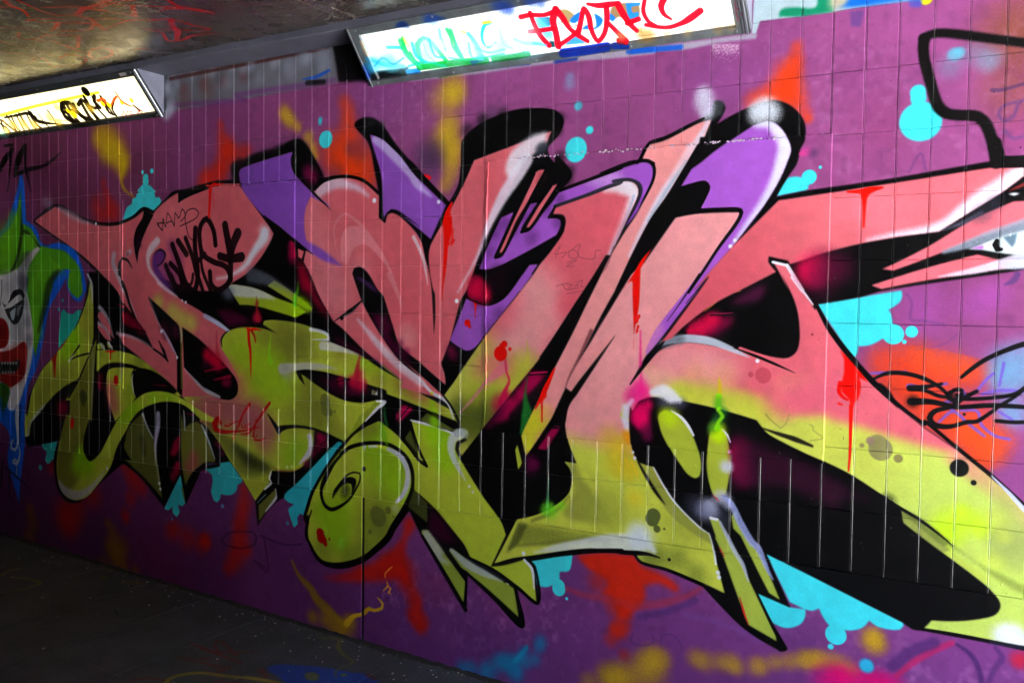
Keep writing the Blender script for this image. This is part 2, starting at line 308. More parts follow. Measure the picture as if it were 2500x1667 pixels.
# ================================ black mass of the lettering
SO=5
F('B2 360,390c 340,240 420,200 600,110 800,50 980,-20 A2 900,1330 990,1400 B2 1180,120 1290,290 1320,400 1190,510c 1000,500c 410,390c 380,440 0,500c',K,6)
F('A2 1440,1200 1500,1140 1600,1130 1700,1190 1850,1400 B2 2200,150 B3 40,120 230,350 500,650c 320,1060c 0,790c B2 1960,860c 1900,790 1905,530c 1860,300 1790,0',K,2.5)
KA='B1 365,828c 600,650c 850,775 1000,833 1150,862 1290,840 1430,778 1545,683c 1645,722c 1780,590 1850,520 1920,500 1990,520 2352,395c B2 0,475c 410,375c 700,770c 800,850c 1190,1190c C2 1400,480c 1980,1230c 2352,1395c C3 0,1330c 260,1420c D3 600,200c 640,560c 300,640c D2 2250,1080c E2 2030,0c D2 1120,1000c 860,990 615,1275c 590,1010c 430,740c 320,590c 180,612 D1 2352,610c 2230,615 2140,680c 1985,1045c 1930,730c 1755,1075c 1660,960c 1500,760 1320,610c 1100,800 900,995 800,1035 700,1000 620,880 590,700 590,500 640,370c 305,440c 265,300c 300,0 C1 340,1250 450,1030 560,890c 790,600 900,340 940,60c 950,0c B1 930,1370c 1090,1380c 900,1215 700,1062'
F(KA,K)
F('B3 500,650c 610,450 640,240 A3 500,1440 520,1330 700,1180 1000,1060 1170,1040 1400,1060 1485,1150 1440,1290 1330,1430 1400,1568c B3 1650,130c 1740,200 1830,330 1780,430 1700,500c 2352,240c B4 0,320c 300,210 400,185c 500,0c A4 340,1360c 500,1330 700,1210 850,1130 930,1080 960,970 1030,980 1070,1040 980,1200c 1150,1100 1380,1000 1540,965 1680,1010 1780,1100 1830,1200 1830,1350 B4 2120,60 2080,220 1980,370 1860,575c B5 0,515c 1000,370c 2600,90c 2700,1270c 2352,1345 1500,1470 840,1572 C5 620,240 160,318c 290,570 760,1140 1300,1625c D5 1650,470c 2700,1310c E5 2700,1270c 2352,1200c 1270,1000c 1180,990 1060,910c 0,375c E4 1745,185c 2005,755c 1655,605c 1750,840 1955,1190 1910,1220 1520,985 1090,545c 720,360 430,290c 350,200c 0,170 E3 1840,180 1380,245c 1430,330c 1470,715c 1240,560c 1300,955c 700,395c 687,785c 230,20c D3 80,1090c 40,1000c 640,700c D2 2300,1000c 2352,600c 2250,0c C3 100,1400c C2 2140,1100c 1930,940 1560,660 1420,500c 1150,0c B2 1110,1250c 1100,1150c B3 0,1400c 320,1070c',K)
S('A3 700,1150 560,1250 900,1100 1450,1130 1430,1250 B3 1800,300 1780,400 1700,150 B2 380,330 370,250 420,200',[16,18,16,14,14,16,16,16,12,12,12],K,.6)
F('D2 1115,1165c 1250,820 1340,670 1540,410 1720,200c 2250,0c 2352,600c D3 80,1090c D2 2200,1100 2060,1330 E2 2050,0 1750,265 1600,330 1450,345 1270,280 1160,100 1135,0 D2 1120,1400 1130,1260 1110,1215',K)
# ================================ first letter (left)
P1='B1 375,828c 602,675c 850,795 1000,852 1150,872 1300,858 1440,800 1548,715c 1640,750c 1800,600 1910,530c 1915,640c 2100,520 2352,440c B2 150,425 405,418c 480,520 600,690 740,880 792,965c 740,1080 640,1240 500,1390 360,1480 C2 300,120 150,175 0,178c C1 2150,175 1900,140 1750,70 1680,0c 1640,40c 1900,240 2352,550c C2 100,460 320,590c 1000,900c 1000,1330c 0,1360c C1 2352,1568c 2150,1470c 1960,1300c 1700,1050 1500,880 1330,745c 1245,610c 1300,620 1450,680 1650,790c 1530,560c 1300,265c 1100,0c B1 1240,1568c 900,1220 700,1070'
P1='B1 375,828c 602,675c 850,795 1000,852 1150,872 1300,858 1440,800 1548,715c 1640,750c 1800,600 1910,530c 1915,640c 2100,520 2352,440c B2 150,425 405,418c 480,520 600,690 740,880 792,965c 740,1080 640,1240 500,1390 360,1480 C2 240,170c 0,178c C1 1700,30c 1900,235 2150,390 2352,545c C2 60,455 315,600c 1000,1000c 700,1568c 0,1568c C1 2150,1470c 1960,1300 1700,1060 1500,880 1330,745c 1245,612c 1400,650 1500,700 1650,795c 1530,560 1300,265 1100,0 B1 1240,1568 1080,1395 900,1220 700,1070'
F(P1,PK2)
L('B1 365,828 540,955 700,1068 900,1222 1080,1398 1240,1568 C1 1300,285',[5,5,6,7,8,8,6],K,1.1); L('B1 365,828 602,663 850,785 1000,843 1150,865 1290,848 1430,788 1545,695 1650,735',[5,7,7,9,9,9,8,8,7],K,1.1)
W.clip(P1)
S('B1 500,800 700,850 1100,1000 1200,1300 1800,900 2000,700 2200,700',[50,50,60,50,60,50,50],(232,120,130),.5)
S('B1 2200,600 B2 100,700 B2 300,1000 B2 400,700 C1 1500,120 1450,400 1550,600',[50,60,60,60,30,40,34],(206,90,100),.4)
S('C1 1700,300 1850,400 1950,480 2050,520',[22,26,26,24],LM,.75)
S('C2 40,900 100,1100 200,1350 50,1350 400,1200 300,1250',[30,30,40,50,50,40],(205,110,110),.5)
S('D2 100,20 250,80 400,150 500,60 300,200 600,250',[40,44,40,40,36,34],(190,96,120),.6)
W.clip()
# lower leg, lime mass
LG='C1 1960,1300c 2352,1290c C2 0,1330 300,1340c 420,1200 420,1100 240,790c 235,700 310,598c 450,562 650,570 850,640c 680,530c 690,495 800,485 1010,510 1180,560 1355,640c 1380,690c 1200,700c 1360,715 1560,775 1730,860 1930,960 2150,1130c 2352,1270c C3 560,1450c 600,1560c 270,1430c 0,1330c C2 1985,1270c 1980,1230 1700,1150 1300,1030 1020,1025c 1150,1100 1300,1210 1500,1320 1700,1360 1870,1335c 1975,1355c 1720,1568c D2 1530,430c 1525,370c 1300,280 1230,262c 1190,520 1110,640 1000,695 860,690 770,690c 740,810c 590,1010c 430,740 320,580 150,310 0,150c D1 2150,140c'
F(LG,L2)
W.clip(LG)
S('C2 700,650 850,750 1000,800 900,850 1050,650 1100,750 900,560',[44,50,50,44,44,44,34],(122,128,44),.55)
S('C2 1200,1150 1100,1300 1300,1450 D2 1000,100 1300,150 1450,300 1200,60',[40,44,50,44,44,36,44],(126,134,44),.5)
S('C2 750,900 820,980 600,900 700,1050 500,950 400,800 900,1100 650,1150 950,1200 800,1250',[36,40,44,50,44,40,40,50,36,40],(160,205,30),.55)
L('C2 760,640 750,760 745,860 760,930',[3,5,9,16],(150,230,30),4,.8)
S('C2 1000,1200 1100,1350 1150,1450',[10,14,14],(150,160,60),.4)
S('C2 1780,900 1850,960 1730,920 1950,1050',[28,28,24,24],(160,200,30),.6)
S('C2 1500,800 1900,1150 2150,1150 2250,1180 C3 50,1100 200,1200 100,1180 300,1300 400,1420',[30,30,34,30,40,40,36,34,24],(150,130,50),.5); S('C3 100,1080 180,1150 250,1250 350,1330 C2 2300,1230 430,1150 330,1000 350,1250',[26,26,22,18,24,34,26,40],(205,110,100),.55)
S('C2 0,1450 150,1420 300,1430 450,1480 550,1540 D2 100,30 300,80 500,130 650,200 700,380 750,250 600,40',[40,44,44,40,36,40,50,50,40,34,26,34],(186,92,112),.65)
S('C1 2100,1480 2250,1520 2300,1400 D1 2300,150',[24,24,30,30],(190,100,100),.6)
S('C3 340,1350 350,1450 C3 330,1510',[12,16,14],(150,220,20),.8)
# shadow under the lobe
F('D2 250,250c 400,420 560,520 760,650 770,680c 600,760c 430,740c 250,450c 0,100c',DL,8,.7)
F('D2 330,360c 500,490 650,580 770,660 760,700 500,640 380,480',(30,34,18),12,.75)
S('D2 1000,500 1080,450 950,550',[34,30,30],(150,205,30),.6)
W.clip()
L('D2 770,655 860,690 1000,690 1100,640',[3,8,6,3],(150,90,40),2,.6)
# black lens between (left) and strokes
LN='C1 1980,985c 1965,750c 1920,540c 1960,560c 2150,690 2330,870 C2 0,690 120,800 250,930 380,1080 415,1180 400,1280 320,1330 200,1310 0,1160 C1 2352,1310 2200,1250'
F('C1 1955,560c 2150,700 2330,880 C2 0,690c 120,800 250,930 380,1090 413,1190 400,1280 330,1330 200,1310 60,1230 0,1165 C1 2352,1310 2200,1240 2080,1120 1975,985c',K)
L('C1 1980,1000 2080,1110 2200,1230 2352,1300 C2 20,1190',[2,7,8,6,3],(225,225,240),2,.8)
F('C1 2000,750c 2352,900c C2 240,950c 0,1000 C1 2200,900',(60,8,38),10,.7); S('C1 2220,850 2300,900 2340,950 C2 150,900 200,950 100,850',[18,18,20,16,12,16],(214,8,52),.7)
for a in ('C2 60,1030 280,975','C2 150,1120 330,1080'): L(a,[3,9],(190,10,60),2,.75)
S('C2 310,1140 270,1150',[14,12],(150,12,64),.7)
F('C1 1590,235c 1720,350 1900,520c 1925,560c 1950,900c 1955,1280c 1900,1250c 1900,870c 1800,650 1700,500',K)
S('C1 1760,560 1780,640 1880,580 1890,640',[16,14,14,14],(90,30,60),.7)
L('C1 1935,570 1945,700 1945,900 1950,1200',[4,6,6,8],(110,115,40),1,1); L('C1 1930,560 1948,640 1944,720',[3,6,3],(190,205,170),1.2,.8)
L('C1 1610,260 1680,460 1740,600',[2,5,2],(170,170,190),2,.7); L('C1 1750,590 1830,740 1900,870',[5,7,3],(190,190,225),1.6,.9)
# right rim of that stem
L('B1 1690,1040 1620,1130 1590,1220 1610,1340 1700,1460 C1 1700,80 1800,165 1900,235',[20,22,14,9,9,12,10,4],WH_,4,.75)
L('C1 2240,460 2330,520 2352,540 C2 60,440 200,520 310,595',[4,7,9,12,12,6],(190,196,232),1.6,.9)
F('B1 1650,1180c 1720,1130 1780,1160 1770,1230 1700,1320c 1850,1568c 1720,1460 1640,1330',(90,40,130),4,.9)
S('B1 1780,1350 1850,1450 1700,1250 1900,1250 1850,1100',[24,26,16,24,20],(120,50,130),.6)
L('B1 1660,1180 1720,1130 1775,1180 1740,1270 1680,1310',[2,5,5,4,2],K,1.2)
L('B1 1225,1180 1215,1270 1260,1400 1330,1568 C1 1380,250 1450,430 1500,550',[14,16,13,10,8,7,3],(205,200,215),4,.8)
L('B1 1280,1390 1280,1280 1320,1225 1370,1240 1420,1325',[9,8,6,6,2],K,1.6); L('B1 1280,1300 1290,1400 1350,1560 C1 1370,230 1400,330 1490,540',[6,8,10,9,7,5],K,1.2)
L('B1 1375,1180 1400,1150',[14,12],(205,200,215),4,.7)
D('B1 1375,1180',5,(170,100,110),2)
D('C1 1735,603 1900,880 1955,278 1992,297 B1 1030,858',[5,4,3,4,4],WH_,1.2)
F('B1 1650,765c 1545,700c 1530,800 1470,900 1440,1020 1450,1150 1478,1280c 1500,1120 1560,950',K)
S('B1 1490,1000 1500,1080',[10,8],(50,10,50),.8)
F('B1 1930,500c 1910,635c 2000,560 2352,430c 2352,390c',K); L('B1 1915,620 2050,550 2352,425 B2 0,480 150,425 400,410',[3,6,7,7,7,9],K,1)
D('B1 685,890',8,(236,130,140),2,.8)
L('B1 640,690 760,760 900,830 1000,850',[10,20,14,3],(205,170,190),5,.7); S('B1 540,650 490,620',[16,14],(160,140,170),.6)
# white shine on the first bulb
L('B2 700,950 690,1000 580,1160 500,1290 400,1370 300,1420 190,1440',[26,26,20,16,10,7,3],WH_,8,.95); S('B2 700,1000 680,930',[18,16],WH_,.6)
# black shards lower-left
F('C1 1245,612c 1330,745c 1300,770c 1240,690c',K); F('C1 1700,700c 1660,770c 1650,800c 1740,860c 1810,932c 1770,800c',K); F('C1 1650,790c 1760,860c 1700,700c 1650,560c',PK2)
L('C1 1650,790 1740,855 1805,928',[5,6,2],K,1); L('C1 1708,700 1750,800 1808,928',[2,6,2],K,1)
L('C1 1255,625 1400,655 1550,720 1640,785',[10,8,6,3],(215,190,205),3,.7)
S('C1 1350,450 1440,520 1380,470 1500,590',[14,14,12,10],(150,8,50),.85); F('C1 1330,390c 1400,440 1500,540 1570,600c 1560,650c 1450,580 1340,530',(150,6,44),4,.8); L('C1 1350,560 1560,610',[2,4],K,1)
F('C1 1060,400c 1100,390 1150,480 1235,690c 1180,640 1050,450',PK2); L('C1 1070,350 1130,420 1180,520 1220,670',[12,9,5,2],(200,195,215),2,.8)
F('C1 1060,510c 1130,580 1200,710c 1130,680 1050,560',PK2); L('C1 1060,520 1130,570 1190,680',[10,7,2],(200,195,215),2,.7)
F('C1 1045,735c 1100,725 1130,790c 1045,795c',L2); F('C1 1145,720c 1190,740 1205,790c 1160,780c',L2); L('C1 1080,735 1120,790',6,(225,225,230),1.5); L('C1 1160,720 1205,785',6,(225,225,230),1.5)
L('C1 1260,320 1340,345',[3,5],(190,20,50),2)
# green arch piece, drops
A1_='C1 1035,1030c 1040,805c 1150,800 1300,815 1450,860 1600,960 1800,1130 1950,1300c 1900,1285c 1720,1160 1560,1060c 1400,1000c 1420,1100 1460,1300c 1400,1380c 1235,1560c 1160,1300 1145,1100 1160,1010c'
F(A1_,L2); 
W.clip(A1_); S('C1 1200,1200 1250,1350 1200,1450',[24,30,24],(205,90,110),.6); S('C1 1500,950 1650,1060 1400,1250',[24,24,24],(130,136,46),.6); W.clip()
F('C1 1035,1040c 1150,950 1300,940 1450,970 1600,1050 1800,1150c 1650,1120 1500,1020 1350,1010 1190,1010 1150,1100 1140,1250 1200,1480 1230,1560c 1040,1350c',K,2)
F('C1 1145,1110c 1170,1010 1300,985 1440,1000c 1410,1080 1430,1200 1455,1310c 1350,1420 1235,1555c 1160,1300',L2,1); S('C1 1200,1300 1220,1400 1180,1200',[24,24,20],(214,90,116),.6); S('C1 1390,1330 1400,1200',[20,14],(150,190,20),.5)
F('C1 1440,1080c 1480,1000 1600,1010 1750,1090 1900,1250 1720,1245 1550,1270 1455,1310c 1425,1180',K,1); L('C1 1430,1060 1420,1120 1440,1260 1450,1290',[3,6,5,2],(200,220,200),1.5)
S('C1 1080,1080 1070,1150 1080,1200',[10,12,10],(170,10,70),.8); L('C1 1640,1170 1780,1180',[2,5],(170,10,60),2,.8)
D('C1 1245,1105 1245,1140',[8,8.5],RD,1.2); L('C1 1130,820 1185,818 1240,820',[2,6,2],RD,1); L('C1 1185,820 1185,900',[8,5],RD,1)
# worm
WM='C1 1035,690c 1010,1050 985,1568 D1 965,130 910,300 900,480 960,592 1020,560 1090,480c 1180,300 1250,170 1370,0 C1 1410,1365 1550,1265 1720,1240 1900,1285 2100,1420 2352,1568 D1 2352,200c 2150,150c C1 2100,1500c 1950,1380 1750,1350 1520,1430 1390,1568 D1 1370,230 1260,430 1180,660 1080,800 930,970 800,1003 700,950 640,850 612,650 630,450 700,150 720,0 C1 700,1568c 750,1335c 695,1345c 780,1200 850,1110c 960,860'
F(WM,L2); W.clip(WM)
F('C1 1035,690c 1005,1050 980,1568 D1 960,150c 900,400 880,700 700,950 612,700 700,0 C1 690,1568c 750,1335c 850,1110c',(112,112,42),8,.8)
S('D1 850,560 900,600 950,620 870,500 840,650',[20,28,28,16,26],(150,220,10),.75); S('C1 1450,1400 1400,1480 1650,1290 1800,1300 D1 1350,50 1300,120',[28,30,24,24,26,24],(150,215,20),.6)
L('D1 640,840 700,910 800,950 900,930 1000,850 1120,700',[22,26,22,16,10,4],(190,190,215),6,.75)
W.clip(); D('D1 1150,665',4,WH_); D('C1 895,1300',16,(60,66,30),3,.7); L('C1 895,1260 900,1370',16,(60,66,30),3,.6)
D('D1 780,170 775,215',[8.5,7],RD); D('D1 782,112',2.5,(120,10,10)); 
# left lime wing
WG='C1 970,80c 1000,250 1005,660c 960,860 850,1110c 600,1290 470,1440 350,1568 D1 330,320c 275,330c 280,80 C1 300,1500 350,1250 450,1030 600,850 750,650 860,470 920,300'
F(WG,(190,204,62)); W.clip(WG)
S('C1 950,400 960,600 980,200 600,1150 700,1100 450,1300 500,1200',[24,26,16,40,44,34,34],(140,146,48),.5); S('C1 760,500 790,600 780,680 770,560 700,800 800,700',[10,20,20,16,30,34],(150,230,10),.7); L('C1 760,430 765,520 790,620',[4,10,16],(160,235,10),5,.8)
L('C1 350,1568 480,1410 620,1270',[10,8,3],(200,205,205),3,.7); L('D1 300,330 330,200 400,90 480,0 C1 480,1440',[12,10,9,8,6],(190,195,200),3,.7)
W.clip()
L('C1 940,0 985,100 995,300',[6,10,4],(225,230,235),2,.85); F('C1 945,90c 960,70c 950,200 900,370 830,540 795,600c 850,470 900,340 925,200',K)
L('C1 740,925 855,755',[2,6],K,1); L('C1 760,905 850,865 950,840',[3,5,5],K,1); L('C1 745,920 800,850',[6,2],(225,230,225),1.5); L('C1 1030,690 950,880 850,1110 745,1300',[3,5,6,8],K,1)
F('C1 850,1110c 700,1190 560,1310 440,1460 370,1568c D1 320,330c 620,370c 700,0c C1 740,1500 755,1340 700,1345c',K,1.5)
S('C1 700,1400 660,1450 D1 690,30 660,10',[16,20,14,16],(140,10,56),.7)
L('C1 590,900 590,1000 595,1100',[8,7,2],(205,24,14),1.2); F('C1 560,900c 740,690c 640,800 610,900c 600,1110c 590,1000',(205,24,14),1)
L('C1 990,700 1000,1000 985,1400 D1 985,160',[3,5,6,3],(170,190,180),1.2,.6)
# leaves under the arch
F('D1 1345,370c 1380,230 1520,85c 1640,345c 1680,560 1715,800 1735,985c 1560,780 1330,568c 1410,580c 1330,440',(104,108,44)); L('D1 1530,90 1580,230 1640,345',[7,6,4],(190,200,205),1.6); L('D1 1690,90 1690,200 1665,400 1670,570',[16,16,9,5],(196,190,220),4,.9); L('D1 1670,570 1700,800 1715,900',[5,4,3],(150,160,120),1.5)
S('D1 1520,350 1530,430 1540,500',[10,12,9],(44,50,24),.6); D('D1 1703,823 1715,882',[4,4],WH_,1)
S('D1 1890,400 1880,450 1850,500 1910,350 1890,650 1880,700 1850,760 1900,620',[12,14,12,8,12,14,12,8],(176,8,56),.85)
F('D1 1935,60c 1975,240c 2030,190 2100,165c 2200,260 2305,600c 2200,600 2120,650c 2050,720 1985,855c 1945,620',(120,122,48)); S('D1 2070,540 2070,620 2020,650',[18,22,16],(190,80,90),.6); L('D1 1965,50 1972,130 1978,260',[3,6,3],(205,215,215),1.2); L('D1 2165,220 2220,350 2270,500',[4,5,3],(205,215,215),1.2); L('D1 1950,870 1965,960 1975,1010',[6,6,2],(120,122,48),1)
F('D1 2190,240c 2352,420c D2 160,600c 130,610c D1 2310,600c',K); L('D2 20,200 90,360 160,560',[3,6,3],(190,205,215),1.5); S('D2 210,430 240,500 180,400',[8,10,8],(130,14,70),.7); F('D1 1985,850c 2050,720 2140,645c 2350,608c 2352,640 2150,680c 1990,1040c',K)
L('D1 1990,80 2060,95',[3,6],(170,10,70),2,.8)
D('D1 2300,190 2352,180',[9,6],(180,8,8),3)
# leg bottom tip pieces
L('D2 765,690 740,770 765,820',[3,6,3],WH_,1.2); L('D2 760,820 690,885',[8,5],WH_,1.2); F('D2 595,1030c 770,850c 800,880c 620,1050c',K); L('D2 610,1030 700,940',[2,3],(130,180,190),1)
F('D2 625,1055c 805,880c 825,960c 630,1225c',(118,124,48)); L('D2 812,875 818,960 700,1120',[8,7,3],WH_,1.4)
F('D2 770,690c 860,700 1000,700 1100,640 1190,520 1220,262c 1525,380c 1360,480 1000,850c 830,1010c 810,880c 765,850c',K,1)
S('D2 1300,350 1320,400 1260,440 1200,500 1130,600 1270,330',[16,12,14,12,12,12],(170,14,72),.75); L('D2 1230,470 1370,345',2.5,K,1)
L('D2 1165,320 1180,400 1160,500 1060,615',[14,16,14,5],(225,225,248),3.5,.9); L('D2 1205,280 1215,350 1190,520 1110,630',[4,6,5,3],(60,70,60),2,.6)
L('D2 725,90 790,190 840,270',[3,10,14],K,1.4); F('D2 835,215c 900,205 1050,205 1250,245 1530,380c 1500,385c 1250,270 1050,235 920,250 840,300c 815,240c',K,1)
D('D2 930,650 980,645',[4,3.5],(225,245,170),1); 
# ================================ green wings above
WN='C2 315,130c 340,110 420,115 600,150 850,260 1010,320 1130,400c 1020,458c 800,390 600,335 430,325c 370,230'
G(WN,(168,180,52),(170,205,30),'C2 400,200 1100,400'); W.clip(WN); L('C2 330,140 500,170 650,200 800,262',[40,36,26,4],(212,214,224),5,.8); S('C2 1040,370 1080,400',[22,22],(170,225,10),.8); S('C2 620,300 610,330',[6,7],(160,30,40),.7); W.clip()
F('C2 725,120c 800,65c 950,160 1120,290 1200,360c 1190,395c 1000,290 850,200',(166,182,50)); S('C2 1050,290 1100,320 1150,350',[16,18,14],(165,225,14),.8)
L('C2 560,10 700,50 850,110 1000,200',[40,30,14,6],(120,130,150),9,.55)
S('C2 330,200 290,190',[18,20],(110,116,140),.5)
L('C2 1050,80 1040,180 1020,230 1015,320',[3,7,12,12],(90,200,30),4,.8)
F('C2 1075,0c 1130,0c 1300,300 1400,480 1300,400 1150,200',(150,6,44),9,.85); F('B2 1040,1250c 1110,1280c 1220,1568c 1090,1568',(170,8,48),8,.8); S('B2 980,1150 990,1220 970,1080',[14,16,10],(180,0,70),.6); L('B2 990,640 960,820 985,1000 1000,1200',[3,10,12,10],(196,10,72),4,.8)
F('C2 170,370c 330,380 450,430 580,510c 400,540 300,560c 270,500',(86,10,50),8,.8); S('C2 620,440 600,470 640,480',[14,12,10],(180,16,64),.8); L('C2 610,240 610,330 630,480',[2,5,14],(176,30,40),2,.8)
L('C2 110,470 230,540 310,600',[4,10,8],(205,215,245),2,.9)
L('C2 310,600 280,620 235,690 245,770',[2,5,6,2],K,1.2)
# wing highlights
L('C2 1175,585 1270,600 1360,640 1375,690 1200,690',[9,8,8,6,2],WH_,2,.9); L('C2 1300,760 1450,770 1600,810 1730,860 1800,890',[20,24,18,10,3],(220,222,225),3,.8); L('C2 880,1000 1020,985 1200,975 1350,985 1460,1005',[26,20,20,13,2],(205,205,215),4,.75); S('C2 950,1050 900,1020',[22,16],(180,184,180),.5)
L('C2 500,570 530,590 600,580 660,595',[3,9,6,2],RD,1); L('C2 525,580 530,700 545,820 550,1100',[9,9,6,1.5],RD,1); L('C2 560,600 590,660 600,720',[8,6,4],(205,30,10),1)
L('C2 185,600 185,720 200,850',[2,6,14],(200,30,50),4,.6)
L('C2 1705,840 1680,980 1670,1080',[3,10,20],(205,20,60),4,.8); S('C2 1700,1060',16,(205,20,60),.6)
# black lens right of lime mass
F('C2 1020,1025c 1150,1010 1400,1060 1700,1140 1985,1235c 1985,1270c 2352,1400c C3 0,1330c 270,1430c 200,1560c D3 110,150c 100,250c D2 2180,330c 1880,150c 1740,230c 1500,520c D2 1530,400c 1720,230c 1950,0c C2 1970,1350c 1870,1330c 1700,1360 1500,1320 1300,1210 1100,1065c',K)
F('C2 1080,1060c 1120,1180c 1060,1110c 1020,1030c',K,1)
F('C2 1250,1100c 1500,1100 1700,1160 1800,1250c 1600,1300 1400,1220',(74,8,44),9,.8); S('C2 1660,1150 1720,1190 1620,1130 1740,1160 1500,1130',[20,16,14,12,12],(216,16,66),.75); L('C2 1450,1140 1600,1110',2.5,K,1)
F('C2 1835,1225c 1880,1250c 1890,1215c 1890,1285c 1825,1270c',WH_,1); F('C2 1840,1228c 1880,1255c 1860,1270c 1830,1262c',(120,124,50),1)
F('C2 2170,1385c 2265,1430c 2110,1568c 2100,1568c D2 2080,100c',(190,14,84),3,.9); F('C3 0,1390c 130,1420c 0,1568c',(196,14,84),3,.9); L('D2 1960,0 1970,130 1990,200',[5,7,10],(30,110,50),3,.8); L('C2 2230,1400 2090,1568',2.5,K,1)
F('C2 1870,1335c 1975,1355c D2 1900,20c 1730,190 1560,380c 1530,430c 1700,100c 1850,0c C2 1700,1568c',(160,180,44)); L('C2 1880,1345 1972,1355 D2 1900,15 1760,165',[5,9,7,3],WH_,1.3)
D('C2 1335,1370 1385,1465',[15,9],DL,1.2); L('C2 1330,1330 1340,1440',30,DL,1.5,.9); D('C2 1245,1385 1435,1455',[2.5,3.5],DL,1.2)
# ================================ teardrop
F('D2 1470,378c 1520,392 1460,460 1200,880 1105,1165c 1070,1140 1035,1190 1040,1250 1005,1290 980,1230 955,1160 945,1090 1010,1045 960,1030 895,980 900,940 1000,850c 1190,660 1360,480',(50,200,220)); L('D2 1530,400 1440,520 1350,640 1230,850 1190,910 1110,1170',[5,5,5,5,6,6],K,1)
TD='D2 1530,505c 1640,420 1750,400 1900,400 2050,440 2190,560 2255,700 2262,850 2200,1030 2050,1280 E2 2020,0 1880,110 1700,225 1600,265 1450,285 1330,265 1240,180 1160,60 D2 1145,1300 1160,1190c 1195,1105c 1115,1160c 1200,930 1350,680'
TD2='D2 1110,1190c 1200,930 1330,700 1480,500 1720,230 1885,150c 2050,270 2190,400 2352,600c 2352,900c 2130,1160c 2020,1330 E2 1900,100 1740,200 1600,262 1450,285 1320,262 1240,190 1165,60 D2 1150,1330 1165,1200 1150,1150c'
F(TD2,(194,214,60)); W.clip(TD2)
S('D2 1500,1100 1400,1200 1450,1350 2100,700 2050,900 1900,600 E2 1500,60 D2 1850,400 1950,300 1950,230 1300,1130',[50,44,44,50,50,60,30,34,24,20,30],(146,205,20),.6)
S('D2 1750,250 1850,220 1900,1150 1900,1350 E2 1600,240 1750,150 1300,150',[30,24,60,60,34,34,34],(112,124,40),.55)
W.clip()
L('D2 1110,1200 1150,1080 1210,900 1350,660 1440,520 1560,370 1720,230 1900,130',[6,6,7,6,5,6,9,14],K,1.2)
L('D2 1500,510 1600,440 1750,400 1880,395 2030,420 2180,530 2255,680 2270,850 2190,1060 2050,1300 E2 1990,30 1850,160 1740,245 1600,295 1450,315 1300,280 1220,180 1160,60 D2 1130,1400 1135,1270 1190,1110',[8,10,9,9,10,12,12,13,14,16,18,18,16,14,16,15,10,8,7,7,3],K,1.2)
L('D2 1410,980 1420,920 1480,840 1560,740 1640,705 1700,715 1700,800 1650,900 1600,980 1520,1050 1400,1100 1320,1040 1290,900 1330,780 1420,620 1520,500',[1,5,4,4,4,5,5,6,9,10,9,10,14,12,8,8],K,1)
F('D2 1410,990c 1440,890 1520,780 1600,755 1660,780 1655,850 1600,980c 1620,880 1610,830 1570,820 1500,860',K,1.2); S('D2 1560,880 1540,930',[14,16],(60,70,24),.7)
L('D2 1800,435 1900,430 2050,480 2150,560 2210,700 2200,850 2150,960 2090,1020',[5,7,10,16,14,16,14,8],(215,220,246),2.5,.92); L('D2 1900,430 1980,450',8,(200,225,20),2,.9); L('D2 1755,430 1750,475',[6,2],WH_,1)
S('D2 2080,1090',12,(200,210,190),.6)
D('D2 1745,670',6,K,1); D('D2 1900,1180 1880,1150 2000,1110',[24,20,9],DL,1.3); D('D2 1810,1335 2058,1178',[6,3],DL,1.3)
D('D2 1280,1350 1290,1400 1320,1430 1335,1465',[12,13,9,6],(190,6,6),1.3); D('D2 1378,1415',3,(150,8,8),1.5); S('D2 1505,1450',14,(150,225,60),.8)
L('D2 1940,200 1960,300 1990,400',[10,12,10],(120,205,30),4,.7)
# ================================ second letter: hump + stem
F('B1 0,0 1,0 1,1',K)
V1='B2 415,320c 430,280 530,235 1005,88c 968,160 985,285 1060,390 1190,517c 1200,560c 1400,600c 1600,1400c 1300,1230 1190,1165 1000,1030 800,865 690,780 500,560 440,440'
P2='B2 1190,520c 1215,495c 1300,425 1450,380 1600,378 1750,430 1905,550c 1905,790c 1965,852c 1990,750 2040,735 2150,790 2300,960 B3 190,1010c 320,1070c 560,640c 680,420 780,187c A3 610,1545c 1370,1258c 1340,1320 1310,1400c B3 1430,100c 1340,150c 1240,350 1090,640 890,1050 700,1568 C3 640,270 525,700 430,945c 470,1060 480,1178c 200,940 0,765c C2 2352,1000c C3 500,1340c 440,1320c 0,1200c C2 2150,1130 1930,945 1730,800 1560,655 1430,505c 1300,280 1200,70 B2 1250,1568 1160,1360 1105,1260c 1115,1160c 1150,1130c 1160,1060c 1135,1040c 1110,880 1125,700 1180,560'
V0='B2 415,320c 430,280 530,235 1005,88c 968,160 985,285 1060,390 1190,517c 1300,600c 1500,1290c 1190,1163c 1000,1030 800,865 690,780 500,560 440,440'
G(V0,(128,72,176),(140,78,190),'B2 500,300 1200,800'); F(P2,PK2)
W.clip(P2)
S('B2 1200,900 1250,1100 1300,1300 1400,1450 1200,700 C2 1300,200 1500,350 1450,150',[50,50,50,50,30,50,50,50],(226,128,138),.55)
S('B2 1600,450 1750,700 2100,1000 2000,1300 C2 2200,300 C3 100,300 C3 300,600 B3 250,1300',[50,60,60,60,60,60,50,50],(218,92,104),.5)
S('B3 900,400 700,900 700,700 600,1300 C3 500,300 B3 1000,300',[60,60,50,60,50,50],(222,100,112),.5)
S('C3 60,650 100,700 C2 2200,650 B2 1700,1350',[26,20,30,34],(232,140,146),.6)
